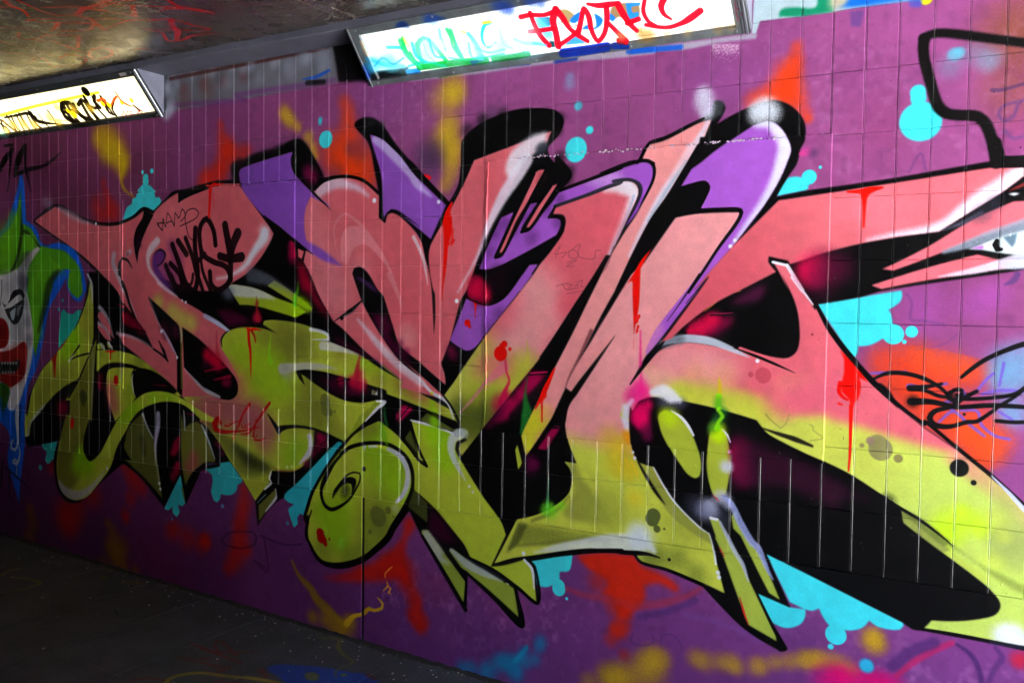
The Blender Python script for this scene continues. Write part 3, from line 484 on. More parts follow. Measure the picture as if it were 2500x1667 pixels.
F('B2 1190,515c 1400,680c 1180,570c 1125,700 1112,880 1135,1040c 1000,1030c 1000,500c',(140,80,190),1.5); F('B2 1115,1030c 1300,1130 1520,1310c 1300,1240 1190,1168 1100,1100c',(140,80,190),3)
L('B2 1270,520 1330,470 1450,420 1600,450 1700,490 1790,560',[26,34,30,20,14,6],(226,200,222),9,.85)
L('B2 1480,1240 1440,1050 1430,900 1480,800 1550,755 1700,860 1850,1050 2000,1300 2100,1568',[3,5,6,8,10,10,10,9,8],(226,126,136),1.3)
F('B2 1500,1250c 1495,1100 1510,980 1560,900 1640,880 1750,920 1900,1100 2050,1400 1940,1250 1800,1100 1730,1075 1650,1110 1600,1200 1585,1300c',(232,134,144),1.6)
L('B2 1280,1568 1180,1400',[2,2],PK,1,0)
W.clip()
L('B2 1220,485 1310,405 1450,362 1600,358 1750,405 1905,535',[12,10,8,8,8,9],K,1.2)
L('B3 140,1000 200,1120 250,1260 290,1500',[10,9,7,2],(232,214,224),2.5,.85)
L('B3 1340,180 1250,330 1100,560 950,860 820,1200 640,1530 C3 640,130 610,190',[38,36,30,22,14,8,4,2],(228,214,232),6,.92); F('A3 1180,1300c 1200,1290 1330,1262c 1310,1400c B3 1420,120 1350,160c 1180,380 1120,300 1180,100',(232,228,240),6,.9)
S('A3 1260,1440 B3 1500,60 A3 1300,1400',[14,14,10],(50,60,70),.8)
F('B3 500,650c 640,430 690,200 700,150c 780,187c 660,450 560,650 330,1060 300,1180 310,1350 350,1568 C3 365,200 370,430 355,640c 345,400 330,150 310,0 B3 270,1250 200,1000 0,785c 0,750c 220,940 315,1025c 490,660c',K,1.1)
F('B2 1900,530c 1940,560c 1945,760 1960,800c 1990,740 2030,705 2100,715 2200,790 2352,935c 2352,1010c 2250,860 2100,760 2040,742 2000,760 1975,850c 1905,790c 1912,600',K,1)
# violet spike between letters
V2='A2 1590,1290c 1750,1360 B2 2100,100 2250,300 2352,420c B3 100,300 483,660c 320,1022c 220,935 0,755c B2 2352,900c 2200,780 2100,715 2030,705 1990,740 1960,800c 1945,700 1945,560c 1930,350 1880,160 1830,0'
F(V2,(148,82,192)); W.clip(V2); L('A2 1640,1340 1760,1430 B2 2120,190 2250,330 B3 170,430 330,570',[18,26,24,22,18,4],(205,190,235),6,.75); W.clip()
L('A2 1560,1180 1700,1290 1850,1440 B2 2200,180 B3 120,220 250,370 500,640',[14,14,11,9,9,10,12],K,1.4); S('A2 1540,1250 1600,1180 1700,1200',[12,12,12],(50,55,60),.5)
D('B3 405,626',5,WH_,1.2); D('B2 1857,612',6,WH_,1.5); D('C3 597,283',5.5,WH_,1.2)
L('B2 1190,510 1300,620 1400,715',[7,5,1],K,1); F('B2 985,90c 1000,300c 1190,520c 1320,400c 1270,250 1150,50 1060,-40 900,20',K,2); S('B2 1180,350 1150,300 1210,370',[20,18,14],(130,16,72),.75)
L('B2 690,770 860,920 1000,1030 1200,1180',[2,12,8,2],K,1); L('B2 1120,1150 1100,1250',5,K,1); F('B2 1045,1120c 1110,1150c 1085,1230c 1050,1210c',PK2,1)
# text tag in the first bulb
T=(34,14,20)
L('B1 1690,850 1745,930 1750,800 1775,890',2.5,T,.8); L('B1 1745,930 1690,855 1760,850',3,T,.8); L('B1 1780,890 1800,740 1830,790 1870,890',2.2,T,.8); L('B1 1790,850 1850,830 1870,880 1880,740 1920,800 1955,700 1990,770 1940,830',2.5,T,.8); L('B1 1930,885 2100,800 2130,740 2080,695 2010,720 1985,780 2000,900 2030,1000 2085,1045',2.5,T,.8)
for a,wd in (('B1 1780,1300 1870,1500 1950,1560 1930,1400 1830,1280',12),('B1 1850,1080 1930,1300 2000,1500 2080,1568 2120,1400 2090,1100 2095,910',13),('B1 1910,1040 2000,1180',13),('B1 1990,1010 2060,1200 2110,1400',11),('B2 40,1568 -30,1300 60,1180',10),('B2 175,1080 150,920 80,805 20,870 5,1000 40,1180 150,1260 280,1310 330,1420 300,1500 200,1560 130,1500 115,1370',12),('B2 275,870 310,1060 330,1200 335,1450',[17,18,16,13]),('B2 410,960 360,1080 340,1200',[22,20,14]),('B2 220,1200 330,1230 450,1210',[16,16,20]),('B1 2150,1150 2170,1350 2250,1560',8),('B1 2250,1380 2260,1568',7)): L(a,np.atleast_1d(wd)*1.2,(26,10,16),1.2,.94)
L('C1 1840,0 1900,130 1960,150 2050,100 2070,0',9,(30,12,18),1,.9); L('B2 70,450 120,470 150,440 200,440 250,430',[4,10,9,5,2],RD,1); L('B2 120,470 115,600 105,790',[12,9,7],RD,1); L('B2 155,540 150,700',[2,1],RD,1)
# ================================ middle: fingers, violet
V3='B3 835,1337c 950,1342 1150,1262 1660,982c 1705,870 1690,810 1580,797c 1645,690c 1640,660c 2000,540 2352,415c B4 130,408 300,383 395,425 430,490 405,620 250,900c 400,700 535,410 550,275 510,218 430,210 0,345c B3 2352,288c 2000,400 1695,520c 1600,650 1380,905c 1290,940c 1290,900 1460,635c 1378,652c 1200,1000 1090,1200c 1015,1225c 1205,735c 1075,795c 960,1040'
F(V3,(164,88,202)); W.clip(V3)
S('B3 1000,950 1100,850 940,1150 1200,900 1350,800 1420,680 1400,1000 1550,700 1680,850 1700,600',[22,20,22,20,18,14,20,18,16,16],(96,44,120),.6); S('B4 420,650 300,850 350,780',[20,20,20],(130,60,180),.5); S('B4 0,400 -100,350 B3 2300,380 B4 80,370',[22,24,20,18],(206,160,226),.6)
W.clip()
F('B3 1050,1165c 1095,1165 1160,1000 1240,820 1380,590 1550,288c 1480,290 1425,330c 1390,440 1200,830',PK2); S('B3 1500,350 1470,420',[12,10],(150,60,70),.5)
F('B3 1340,895c 1385,905 1550,640 1700,425c 1600,465c 1500,620',PK2)
L('B3 1425,330 1210,780 1015,1210',[8,9,9],K,1); L('B3 1560,280 1380,620 1180,1000 1080,1190 1015,1215',[10,11,9,7,8],K,1); L('B3 1700,425 1550,660 1380,910 1290,945',[9,9,9,8],K,1); L('B3 1600,465 1450,680 1300,930',[8,8,8],K,1)
V4='B3 1375,1292c 1472,1275c C3 1410,0c 1150,330 880,665c 780,785 700,810 610,765 525,700c 700,255c 750,255 930,325 1060,285 1200,150 1290,0c B3 1180,1568c'
F('B3 1375,1292c 1472,1275c 1280,1568c 1180,1568c',(164,88,202)); F('C3 1410,0c 1150,330 880,665c 780,785 700,810 610,765 525,700c 700,255c 750,255 930,325 1060,285 1200,150 1290,0c',(158,86,196))
S('C3 1050,420 950,580 800,300',[20,22,16],(80,40,100),.5)
S('C3 830,130 820,190 880,200 780,200 900,230 B3 830,1520 780,1560 C3 790,90',[20,22,24,14,18,20,16,18],(212,10,66),.8); S('C3 540,820 560,860 530,800',[14,14,10],(110,20,60),.7); S('C3 1000,120 1050,50',[30,30],(40,12,30),.7)
L('C3 755,280 800,300 850,315',[2,8,3],RD,1); L('C3 795,290 795,400 793,470',[9,4,1],RD,1); D('C3 712,515 735,555',[8.5,4],RD,1.2)
L('C3 700,248 850,310 960,320 1100,250 1200,130',[5,6,6,5,4],K,1)
# ================================ third letter
P4='B3 1628,757c 1650,690c 2000,560 2352,440c B4 130,432 300,408 380,452 395,540 300,760 100,1190c B3 2195,1188c 2100,1340 1985,1568 C3 1885,270 1500,860 1170,1270 930,1568 D3 860,255 640,545c 590,440 700,330 C3 600,1568c 500,1340c 455,1290c 640,1030 880,690 1420,0 B3 1500,1270 1700,1000c 1760,860 1740,770'
G(P4,(220,98,112),(196,200,80),'C3 1500,700 1050,1250'); W.clip(P4)
S('C3 1500,150 1450,350 1300,550 1500,50 1250,700 1400,700 1600,500 B3 1500,1500 C3 1350,850 1150,700',[60,60,60,50,54,50,50,50,50,40],(232,158,162),.6)
L('B4 60,470 200,450 320,500 360,560 270,760 150,1020 90,1180',[26,44,34,24,16,9,4],(238,236,246),10,.95); L('B4 350,560 260,820 150,1050 90,1190',[6,10,8,4],(160,190,225),3,.7)
S('C3 1800,300 1780,380 1850,200 B3 1700,1300 B3 2000,900 B4 100,800',[34,34,34,60,70,60],(224,92,108),.5)
S('C3 700,1500 900,1400 800,1540 1000,1300 D3 750,100 700,200 800,60 C3 600,1480',[50,44,50,30,50,50,40,30],(92,104,36),.7)
S('C3 1300,1000 1200,1100 1350,1000 1050,1150 900,1200 750,1250',[44,44,40,44,44,34],(190,200,58),.6)
L('C3 1100,980 900,1160 760,1330 630,1470',[30,12,8,3],(226,130,160),3,.75); L('C3 1080,1050 900,1230',3,(226,130,160),1.5,.6); S('C3 1050,1000 1100,960 950,950 850,1000 1000,500 1120,470',[34,34,34,30,44,40],(226,100,124),.4)
L('C3 1120,910 1130,1030 1160,1130 1120,1230 1100,1350',[5,5,6,12,30],(214,24,74),3,.9); S('C3 1090,1350 1150,1300 1050,1400',[24,18,24],(200,14,76),.6); L('C3 1345,700 1360,850 1340,960',[2,6,12],(200,200,60),3,.6)
W.clip()
D('C3 1068,840',18.5,RD,1.6); D('C3 1108,740 1085,760',[8.5,8],RD,1.3); D('C3 1168,793',4.5,RD,1.3)
L('C3 1560,860 1200,1320 930,1600',[3,8,5],K,1); F('C3 1400,980c 1380,1040 1160,1300c 1170,1320c 1360,1090c',K,1)
F('C3 1730,560c 1850,560c 1640,850c 1540,860c',(54,22,42),4,.8); F('C3 1370,1060c 1560,1030c 1330,1400 1080,1568c 980,1568c 1100,1400 1280,1200',(170,8,70),7,.8); S('C3 1430,1120 1370,1180 1280,1260 1160,1370 1120,1440',[20,18,16,18,18],(190,10,84),.7); L('C3 1520,890 1640,885',2,(90,30,70),1); L('C3 1390,1050 1560,1035',[5,3],(190,30,90),1.5); L('C3 1370,1065 1580,1055',3,K,1)
F('D3 1080,0c 1180,0c 950,250c 880,260c',(110,8,60),8,.7); F('C3 1330,1300c 1560,1080c 1440,1400 1200,1568c 1150,1500c',(20,14,18),5,.9)
L('C3 1350,1100 1330,1300 1350,1450 D3 1340,100 1330,200 1310,290',[2,4,14,26,26,20],(36,140,50),5,.8)
# light strip and right foot
P5='A4 935,1150c 800,1190 500,1345 345,1388c 300,1440 B4 500,25c 440,172c 520,185 575,250 578,330 540,430 400,720 250,950 100,1200 0,1400 C3 1900,480 1650,975c D3 1440,0 1285,322c 1330,535c 1480,330 1600,150c C3 1760,1200c 1860,1280c 2290,640c 2130,535c C4 320,0c B4 150,1568c 500,850 700,560 870,280 1040,0 A4 760,1568 860,1340'
F(P5,(236,150,152)); W.clip(P5)
L('A4 900,1180 780,1400 B4 960,60 800,340 600,640 450,900 300,1200',[10,24,28,26,18,12,6],(226,214,232),5,.85); L('B4 900,200 700,500 500,830',[8,8,6],(140,180,205),3,.6); S('A4 600,1450 450,1450 B4 650,200',[40,30,40],(238,150,150),.5)
S('C3 1550,1500 1480,1568 D3 1400,180 1360,260 1340,400 1330,330 1360,450 1440,120',[24,30,30,26,30,26,24,30],(214,216,40),.8); S('D3 1600,60 1550,100',[20,20],(240,150,140),.5)
L('C3 2030,600 1900,890 1800,1080 1750,1220',[10,9,6,2],(120,60,66),3,.8)
W.clip()

P6='B4 790,792c 1000,755 1470,737c 1475,770 1420,880 1190,1180 930,1568 C4 700,520 480,860 310,1165c 350,1300c 300,1568c D4 300,200 320,420 390,590c 470,630 560,650c 600,760 790,1020 900,1150 1060,1290 1150,1350c E4 1185,130 1312,610c 1080,500 700,350 430,270c 350,198c 200,150 0,140 E3 2000,130 1700,165 1380,225 990,295c D3 1210,1245c 1240,1200c 1450,1150 1650,1050 1780,930 1815,800 1800,680 1735,590c 1870,610c 1780,380 1750,200 C3 1755,1568 1790,1400 1870,1280c 2280,660c 1900,1130c 1760,1200 C4 0,420c 250,0c B4 460,1150c'
P6='B4 790,792c 1000,755 1470,737c 1475,770 1420,880 1190,1180 930,1568 C4 700,520 480,860 310,1165c 480,1300c 300,1568c D4 300,200 320,420 390,590c 470,630 560,650c 600,760 790,1020 900,1150 1060,1290 1150,1350c E4 1185,130 1312,610c 1080,500 700,350 430,270c 350,198c 200,150 0,140 E3 2000,130 1700,165 1380,225 990,295c D3 1210,1245c 1240,1200c 1450,1150 1650,1050 1780,930 1815,800 1800,680 1735,590c 1870,610c 1780,380 1750,200 C3 1755,1568 1790,1400 1870,1280c 2285,650c 2000,760c 2130,535c C4 320,0c B4 460,1270c'
G(P6,(238,154,160),(204,214,74),'D3 2000,230 1960,520'); W.clip(P6)
S('B4 1200,900 900,1300 C4 200,600 100,1000 B4 600,1400 D3 2000,100',[70,70,60,60,60,40],(236,160,160),.5)
S('D4 250,400 200,450 100,350 D3 2300,600 D4 330,700 250,650 350,980',[26,30,34,34,24,30,24],(224,196,30),.55)
F('D3 1860,600c 1950,800 2150,1050 2230,1250c 1800,1200 1735,1120 1850,900 1815,760 1740,590c',(142,150,60),8,.75); F('D3 1280,1260c 1400,1270 2100,1380 2352,1450c 1800,1420c 1240,1480c',(100,110,40),9,.6); F('D3 1250,1240c 1350,1260c 1240,1480c 1120,1560c E3 1120,190c',(64,72,30),4,.75)
L('D3 1790,960 1650,1110 1400,1220',[3,10,8],(84,92,34),5,.6); L('E3 1250,100 1500,80 2000,40 2352,40',[3,14,14,9],(70,80,34),6,.5)
S('D4 100,1100 0,1150 1000,1300 800,1250',[50,50,50,50],(160,172,58),.5); S('E4 800,230 1000,400 600,220 500,220',[30,30,30,24],(110,124,44),.6); S('D3 1560,1080 1600,1120 1700,1050',[16,18,14],(120,225,30),.7)
L('E3 1420,175 1700,125 2000,90 2250,60 E4 60,90 300,70 480,90 560,160',[3,18,26,34,40,50,40,12],(224,232,240),6,.8); S('D4 380,1340 430,1400 E4 400,40',[26,34,30],(220,232,240),.7); L('D3 1430,1568 1700,1500 2000,1450 2352,1400',[3,16,30,40],(215,222,232),5,.0)
F('D4 400,590c 470,610 560,650c 700,900c 1060,1290 1150,1350c 1190,1480c 900,1300 700,1120 500,780',(146,152,62),2,.85)
L('D4 640,1170 560,1100',[1,1],K,1,0); D('D4 555,1165 540,1200',[18,18],(88,100,46),1.3); D('D4 590,1305',9,(88,100,46),1.3); D('D4 668,1305',3.2,(88,100,46),1)
L('D4 260,560 285,650',[4,3],(240,200,20),1.2); L('D4 320,600 390,735',[5,3],(240,205,20),1.2)
W.clip()
L('D4 560,650 640,800 790,1020 1060,1295 1150,1352 1200,1560 E4 1215,300',[7,8,9,8,8,7,5],WH_,1.3,.95); F('D4 400,590c 500,760 640,980 690,1060c 570,930 450,730 380,590c',K,1)
L('E3 960,322 1200,262 1400,235 1700,190 2000,160 2352,158 E4 200,170 480,190 620,230',[8,13,13,12,13,11,11,12,3],K,1.4); L('E4 350,195 420,280 700,360 1080,520',[7,8,9,9],K,1.2); L('E3 960,322 1130,0 D3 1200,1250',[8,8,6],K,1)
D('E3 1308,186 608,410 1133,520',[5.5,5,5.5],WH_,1.2); D('E4 1238,388 1250,437',[5.5,5.5],WH_,1.4); D('E4 720,250',4.2,K,1)
F('C3 2290,640c 1900,1130c 1600,1545c D3 1480,330c 1340,540c 1250,680c D3 1500,480c 1740,590c 1860,600c 1780,380 1750,200 C3 1755,1568 1790,1400 1870,1280c',K,1.1)
F('D3 1350,560c 1250,680c 640,545c 850,940 1120,1370c 1210,1245c 1240,1200c 1450,1150 1650,1050 1780,930 1815,800 1810,700 1735,590c 1500,480c',K)
F('D3 1610,240c 1700,240c 1550,470c 1450,460c',(176,8,80),3,.85); L('D3 1640,210 1700,225',3,(100,30,60),1); S('D3 1400,590 1380,650 1420,620',[20,20,16],(90,10,60),.7)
L('D3 1570,760 1568,900 1560,1080',[3,4,10],(50,180,110),3,.8); S('D3 1570,1070 1530,1110 1600,1080',[16,14,12],(110,225,40),.7)
F('B4 1050,-60c 1040,0c 870,280 700,560 500,850 150,1568c C3 2130,450 1940,830 1860,960c 1980,790 2130,535c C4 320,0c B4 560,1100 790,790c 1040,745c 1000,500c 900,300c 1350,20c 1300,-60c',K,1.2)
F('B3 2192,1185c 2110,1320 C3 1885,270 1700,560 1480,880c 1640,980c 1900,480 2085,0 B3 2150,1330',K,1.1)
F('D3 1240,412c 1292,605c 1250,682c 1218,470c',(176,196,56),1); L('B3 2270,1100 2200,1300 2150,1380',[3,3,1],(110,50,60),2,.7)
F('B4 540,1120c 430,1240 350,1380 230,1568c C4 270,110 330,70 335,200 345,500 350,700 345,820c 355,600 400,350 410,200 415,0c B4 410,1568c 420,1330c 500,1190',RD,1); D('C4 400,450 385,500 385,600',[4,3,3],RD,1.2); L('C4 405,440 370,520',[7,4],RD,1); L('C4 395,550 375,620',[6,3],RD,1)
L('C3 1640,1000 1560,1180 1440,1420',[5,14,4],RD,1); F('C3 1640,990c 1560,1180 1555,1300 1520,1330 1515,1568c 1500,1568c 1490,1350 1440,1430c 1560,1170',RD,1); L('D3 1508,0 1508,160',[5,2],(220,30,10),1)
# pink glow drop left of the circle
L('C4 420,600 420,900 425,1100 430,1250',[2,5,8,16],(240,30,130),4,.6); S('C4 400,1180 420,1250 380,1300 480,1260 330,1300',[20,26,26,16,20],(250,30,140),.7)
L('C4 260,1500 270,1420 330,1340',[20,16,10],(225,215,240),7,.8); L('D4 255,20 260,150 280,260',[18,20,8],(225,220,240),6,.85); S('D4 290,350 280,300',[12,12],(240,160,20),.7)
# ================================ violet right
V5='A4 830,1568c 1000,1430 1330,1210c 1500,1170 1620,1260 B4 2015,60 1985,180 1890,400 1740,650 1560,890 1410,1085c 1170,1360 980,1568 C4 1150,20 880,360 620,700 480,860c 480,800 600,560 1040,0 B4 1350,950 1505,740 1500,700 1440,690 1050,708c 1130,520 1140,450 1100,425 840,480c 960,280c 1150,150 1350,20c'
F(V5,(170,92,208)); W.clip(V5)
L('A4 1400,1110 1530,1130 1640,1290 B4 1975,60 1930,230 1840,450 1700,670 1500,935 1420,1060',[56,56,48,44,34,26,18,12,6],(224,222,246),10,.97)
S('C4 560,640 500,720 500,800 600,560',[24,22,20,16],(214,130,190),.6)
W.clip()
S('A4 1400,1060 1440,1090 1480,1050 1370,1110 1350,1050 1530,1100 1440,1010',[28,32,26,22,16,22,20],(216,226,238),.6); S('A4 860,940 875,1000 850,890 905,1060 890,1110',[24,27,18,22,16],(210,220,236),.58); S('A4 1020,1010 1010,1080',[12,10],(70,76,80),.7)
L('B4 840,480 970,445 1100,422 1140,470 1110,560 1040,705',[6,8,9,9,8,6],K,1.2)
L('B4 1040,723 1250,710 1460,708 1490,740 1440,850 1250,1110 1080,1370 930,1590',[12,10,9,9,8,7,6,5],K,1); L('C4 1045,0 850,290 700,500',[5,3,1],K,1)
L('B4 1880,600 1700,790 1500,1000 1350,1180 1120,1450 1020,1568 C4 1100,80 900,310',[12,12,7,4,5,4,3,1],K,1.2)
D('B4 1421,1033 1374,1098',[4.5,5.2],WH_,1.6)
L('B4 400,195 300,210 0,330 B3 2352,265 1700,505',[7,7,8,8,9],K,1); L('B4 400,195 500,190 560,240 565,350 530,450 400,700',[7,7,7,7,6,1],K,1); L('B4 385,215 440,130 505,10',[7,7,6],K,1); L('A4 250,1540 300,1430 345,1370 500,1320 700,1220 860,1140',[5,6,8,9,9,5],K,1.3); L('A4 245,1545 330,1540 390,1568',5,K,1)
L('B3 1640,675 2000,550 2200,470 2352,415 B4 130,410 290,390 400,430 430,490 410,580 300,800',[8,8,9,10,9,8,8,7,5,2],(40,44,54),1.3,.9); L('B3 1580,790 1650,675',6,K,1); L('B3 1580,790 1680,790 1735,830 1720,930 1670,1010',[6,7,8,9,10],K,1)
F('B3 835,1345c 950,1345 1150,1262 1665,982c 1730,870c 1745,930 1600,1150 1480,1290c 1375,1290c 1180,1568 C3 1200,140 1060,280 930,320 740,245c B3 740,1568c 760,1480c',K,1.1)
S('B3 830,1500 790,1568 C3 820,110 830,170 880,190 780,190 900,230',[18,18,20,24,24,14,18],(212,10,66),.8)
S('C3 1050,60',30,(34,12,24),.6)
# ================================ big right letter
P7='C4 310,1165c 480,960 640,800 850,728 1050,735 1250,770 1435,810c 1475,760c 1700,840 1880,880 2000,875 2080,800 2105,620 2060,320 1910,0c B4 1870,1330c 1815,1255c 1985,1310c C4 2000,0c 2290,370 2352,480 C5 290,625 760,1165 1300,1635c D5 1650,475c 2700,1330c E5 2700,1230c 2352,1160c 1275,980c 1370,890c 1700,900 1900,870 2050,830 2100,750 2080,680 1950,530 1600,260 1250,0 D5 1070,1240c 1050,1100c 560,755 230,588c D4 2150,494 1950,397 1770,297 1712,236c 1640,152c 1100,20c C4 1640,1545 1250,1430 820,1335c 600,1300 450,1300 380,1340 320,1460 300,1568c 200,1500c'
G(P7,(230,104,120),(202,212,86),'C4 1700,1220 1640,1450'); W.clip(P7)
S('C4 700,900 900,900 1100,950 600,1050 1300,1000 500,1150 1100,1100',[50,54,50,54,50,40,50],(240,160,164),.65)
S('C4 900,1250 1100,1280 1300,1320 800,1270 1500,1380 1000,1320 1700,1450 C4 1250,1330',[30,36,36,24,34,30,36,20],(206,212,66),.75); S('C4 1000,1050 1300,1080 2000,1250 2200,1250',[30,34,40,40],(240,170,120),.5)
S('C5 0,1250 50,1350 200,1300 300,1200 C4 1900,1350 2200,1350 2050,1400',[44,40,44,50,44,44,40],(232,100,124),.6)
G('C5 -100,1520c 280,1500c D5 260,180c 600,230c 900,330c 1280,450c 1650,520c 2000,760c 2352,1150c 2700,1400c E5 2352,1100c 0,1000c D5 0,500c -200,300c',(206,214,84),(190,214,96),'D5 300,300 1600,1300',14,.95)
G('D5 1500,560c 1800,800 2100,1050 2400,1400c 2700,1300c 2500,1100 2050,760 1650,470c',(224,120,130),(196,170,110),'D5 1650,600 2150,1000',12,.7)
S('D5 1700,1120 1600,1250 1500,1350 1850,1240 1450,1400 1950,1320',[20,40,40,30,30,24],(196,236,30),.7)
S('D5 2150,1100 2200,1300 2300,1450 E5 2200,100 2300,200 2100,60',[30,40,44,44,40,34],(158,170,90),.6); S('D5 2140,1390 2050,1200 E5 2000,300',[18,30,30],(200,216,80),.6)
F('D5 1240,1210c 1450,1340 1640,1500 E5 1900,300 2200,450 2352,530c 2352,620c 2050,450 1700,190 1250,-20c',(132,150,62),5,.75); F('E5 1270,20c 1600,260 1950,520c 1990,480c 1700,250 1400,60c',(188,200,74),4,.7)
S('E5 2250,1060 2180,1080 2150,1060 2300,1120',[28,34,24,24],(226,232,246),.85)
W.clip()
F('D5 735,895c 880,960 960,1030c 990,1170c 800,1060 765,1000',(146,158,72)); F('D5 1050,1095c 1220,1210c 1400,1370 1568,1530c 1450,1568c 1200,1340 1070,1240c',(150,160,74),1.4); S('D5 900,980 940,1010',[14,14],(60,70,34),.6); L('D5 1100,1140 1230,1220 1500,1440',[14,22,20],(100,112,50),5,.6)
L('D5 735,890 1050,1090 1240,1205 1500,1400 1600,1490',[6,8,8,6,2],K,1.2)
L('C5 150,320 290,580 500,860 740,1130 1000,1370 1300,1590 D5 1300,165 1650,450 2000,735 2352,1050 2600,1270',[8,12,14,14,10,8,9,10,10,9,9],K,1.1)
F('C5 760,1165c 830,1155 900,1210 960,1290c 1020,1425c 900,1310',K,1)
L('D5 2010,745 2200,930 2352,1095 2600,1310',[3,9,12,12],(200,205,240),1.5,.95)
L('E5 1270,985 1700,1060 2000,1120 2352,1195 2600,1240',[7,9,9,9,9],K,1.2); L('E5 2000,1130 2352,1190',9,(60,60,100),4,.4)
F('C4 285,1130c 470,1000c 520,1200 480,1260 420,1330 330,1480 D4 290,60 240,120c C4 230,1400',(238,158,166),6,.95)
L('C4 420,600 420,900 425,1100 430,1250',[2,4,7,14],(240,30,130),4,.6); S('C4 400,1180 420,1250 380,1300 470,1260 330,1300',[20,26,26,18,20],(250,30,140),.6)
L('C4 275,1480 285,1410 330,1340',[18,16,10],(225,215,240),7,.8); L('D4 262,20 265,150 280,260',[16,18,8],(225,220,240),6,.85); S('D4 290,350 280,300',[12,12],(240,160,20),.7)
# black hole
F('C4 1905,0c 2060,310 2105,600 2080,800 1990,880 1880,880 1700,840 1475,760c 1430,792c 1250,715 1100,665 900,640c 750,680c 900,540 1190,325 1650,75 B4 1865,1365c 1920,1450c',K,1)
F('C4 895,630c 1100,470 1300,450 1420,450c 1350,560 1200,650 1050,660',(130,10,60),9,.85); S('C4 1000,580 1080,560 1150,500 950,610 1200,470',[20,22,20,10,18],(228,14,72),.75); F('C4 1355,312c 1500,220 1650,130 1750,120c 1700,250 1500,310c',(90,24,64),8,.8); L('C4 1170,425 1400,408',[5,2],(130,30,70),1); L('C4 1160,435 1450,430',3,K,1)
L('C4 650,730 760,700 900,680 1050,690 1200,720 1400,800 1570,880',[10,18,20,20,16,12,2],(196,208,228),2.5,.92); S('C4 720,720 650,740 800,690 850,690',[14,12,14,12],(90,104,116),.6)
L('C4 310,1165 400,1040 500,910 620,770 700,660 785,525',[3,8,10,8,5,2],K,1.1); L('C4 1410,780 1600,850 1800,930 2060,1045',[2,7,6,1],K,1)
L('B4 1480,1568 C4 1300,220 1190,320 1100,390',[2,3,3,1],(220,160,20),1.2,.9)
D('C4 1660,917',5,WH_,1.3); D('C4 1720,1070',19.5,(206,80,96),1.2); D('C4 1590,1062',6.8,(200,78,94),1.2)
L('C4 1255,1100 1262,1220 1250,1300',[4,10,12],(224,196,30),3,.9); L('C4 1250,1290 1240,1400 1280,1500 D4 1250,20 1290,110 1240,200',[14,11,10,10,9,12],(150,240,20),2.5,.95); S('C4 1250,1350 1240,1440 D4 1270,120 1210,160 1160,240',[14,14,20,14,16],(60,160,40),.55)
# spike
F('B4 1780,1200 1830,1205 1990,1250c 2010,1270c 2160,1568c C4 2290,330c 2270,380c B4 2160,1568c 1980,1300c 1830,1255c 1880,1400 1990,1568c 1900,1568c 1770,1230',K,1)
F('B4 1840,1270c 1985,1315c 2150,1568c C4 2260,340 2200,300c 1990,60c 1920,0c B4 1990,1568c',PK,1)
L('B4 1825,1265 1970,1300',7,WH_,1,.95); L('B4 1975,1300 2140,1568 C4 2030,30 2250,320',[9,9,8,3],WH_,1.1,.95)
# arm
AM='B4 1885,610c B5 0,575c 1000,422 1990,265c 2352,265c 2352,350c 2220,450 2110,530 1730,765 1450,940c 1000,1000 640,1065 300,1150 0,1250c B4 2080,1265 2005,1290c 1985,1250c 1780,1205c 1775,1260 1860,1368c 1470,1568c C4 1190,320 900,535 750,680c 640,720c 790,525 1150,20 B4 980,1568 1410,1085c'
G(AM,(228,108,120),(216,90,106),'B5 300,700 B4 1200,1568'); W.clip(AM)
S('B5 1000,700 800,800 500,700 1500,500 700,600',[60,60,50,50,50],(238,122,138),.5)
L('B5 700,1030 1000,975 1350,930 1550,870 1730,740 1900,620 2100,480 2352,290',[5,12,20,32,42,50,44,34],(240,226,244),12,.95)
W.clip()
L('B5 480,520 600,515 700,500 850,475',[5,10,14,5],(248,20,8),1); F('B5 600,520c 780,510c 700,560 680,640 660,900c 640,900c 640,700 625,570',(248,20,8),1)
F('B5 845,1340c 1100,1220 1350,1090 1800,820 2240,622c 2700,600c 2700,750c 2352,845c 1900,1000 1350,1215 970,1355c',PK,1); F('B5 730,1510c 1300,1330 1860,1182c 2110,1245c 2400,1200c 2700,1200c 2352,1300c 1700,1400 1200,1480 840,1552c',PK,1); L('B5 1450,1420 1800,1360 2100,1290 2352,1240',[3,14,22,40],(226,220,242),4,.85)
L('B5 2110,1260 2200,1300 2352,1250',[3,20,40],(190,200,225),6,.8)
L('B5 1500,920 1700,850 1900,740',[4,12,6],(120,120,150),6,.6); S('B5 2050,640 1900,760',[20,24],(60,60,80),.5)
F('B5 1760,1130c 1850,1090 2100,990 2352,920c 2700,850c 2700,1200c 2352,1190 2180,1180 1900,1135c',(214,232,232),2); L('B5 1500,1160 1750,1080 2000,980 2352,870',[8,22,24,30],(150,165,185),5,.85); F('B5 1780,1120c 1920,1085c 1920,1130c',(190,110,214),2); L('B5 2065,1040 2050,1080 2070,1130 2110,1130',[10,14,12,8],K,1); F('B5 2130,1000c 2280,960c 2260,1060c 2230,1110c 2180,1060c',(100,130,150),1.5); F('B5 2195,970c 2220,960c 2210,1000c',WH_,.8); F('B5 2180,545c 2250,528 2310,540c 2250,562c',WH_,1); L('B5 2200,510 2352,440',[3,9],(160,50,50),3,.8)
F('B5 1100,1400c 1330,1350c 1300,1500c',K,.8,0)
# right black with magenta
S('B5 120,1340 80,1380 180,1300 150,1420 60,1350 B4 2250,1360',[40,30,24,26,20,24],(230,14,80),.7); S('B5 250,1300 400,1330 200,1480',[40,36,40],(90,14,50),.6)
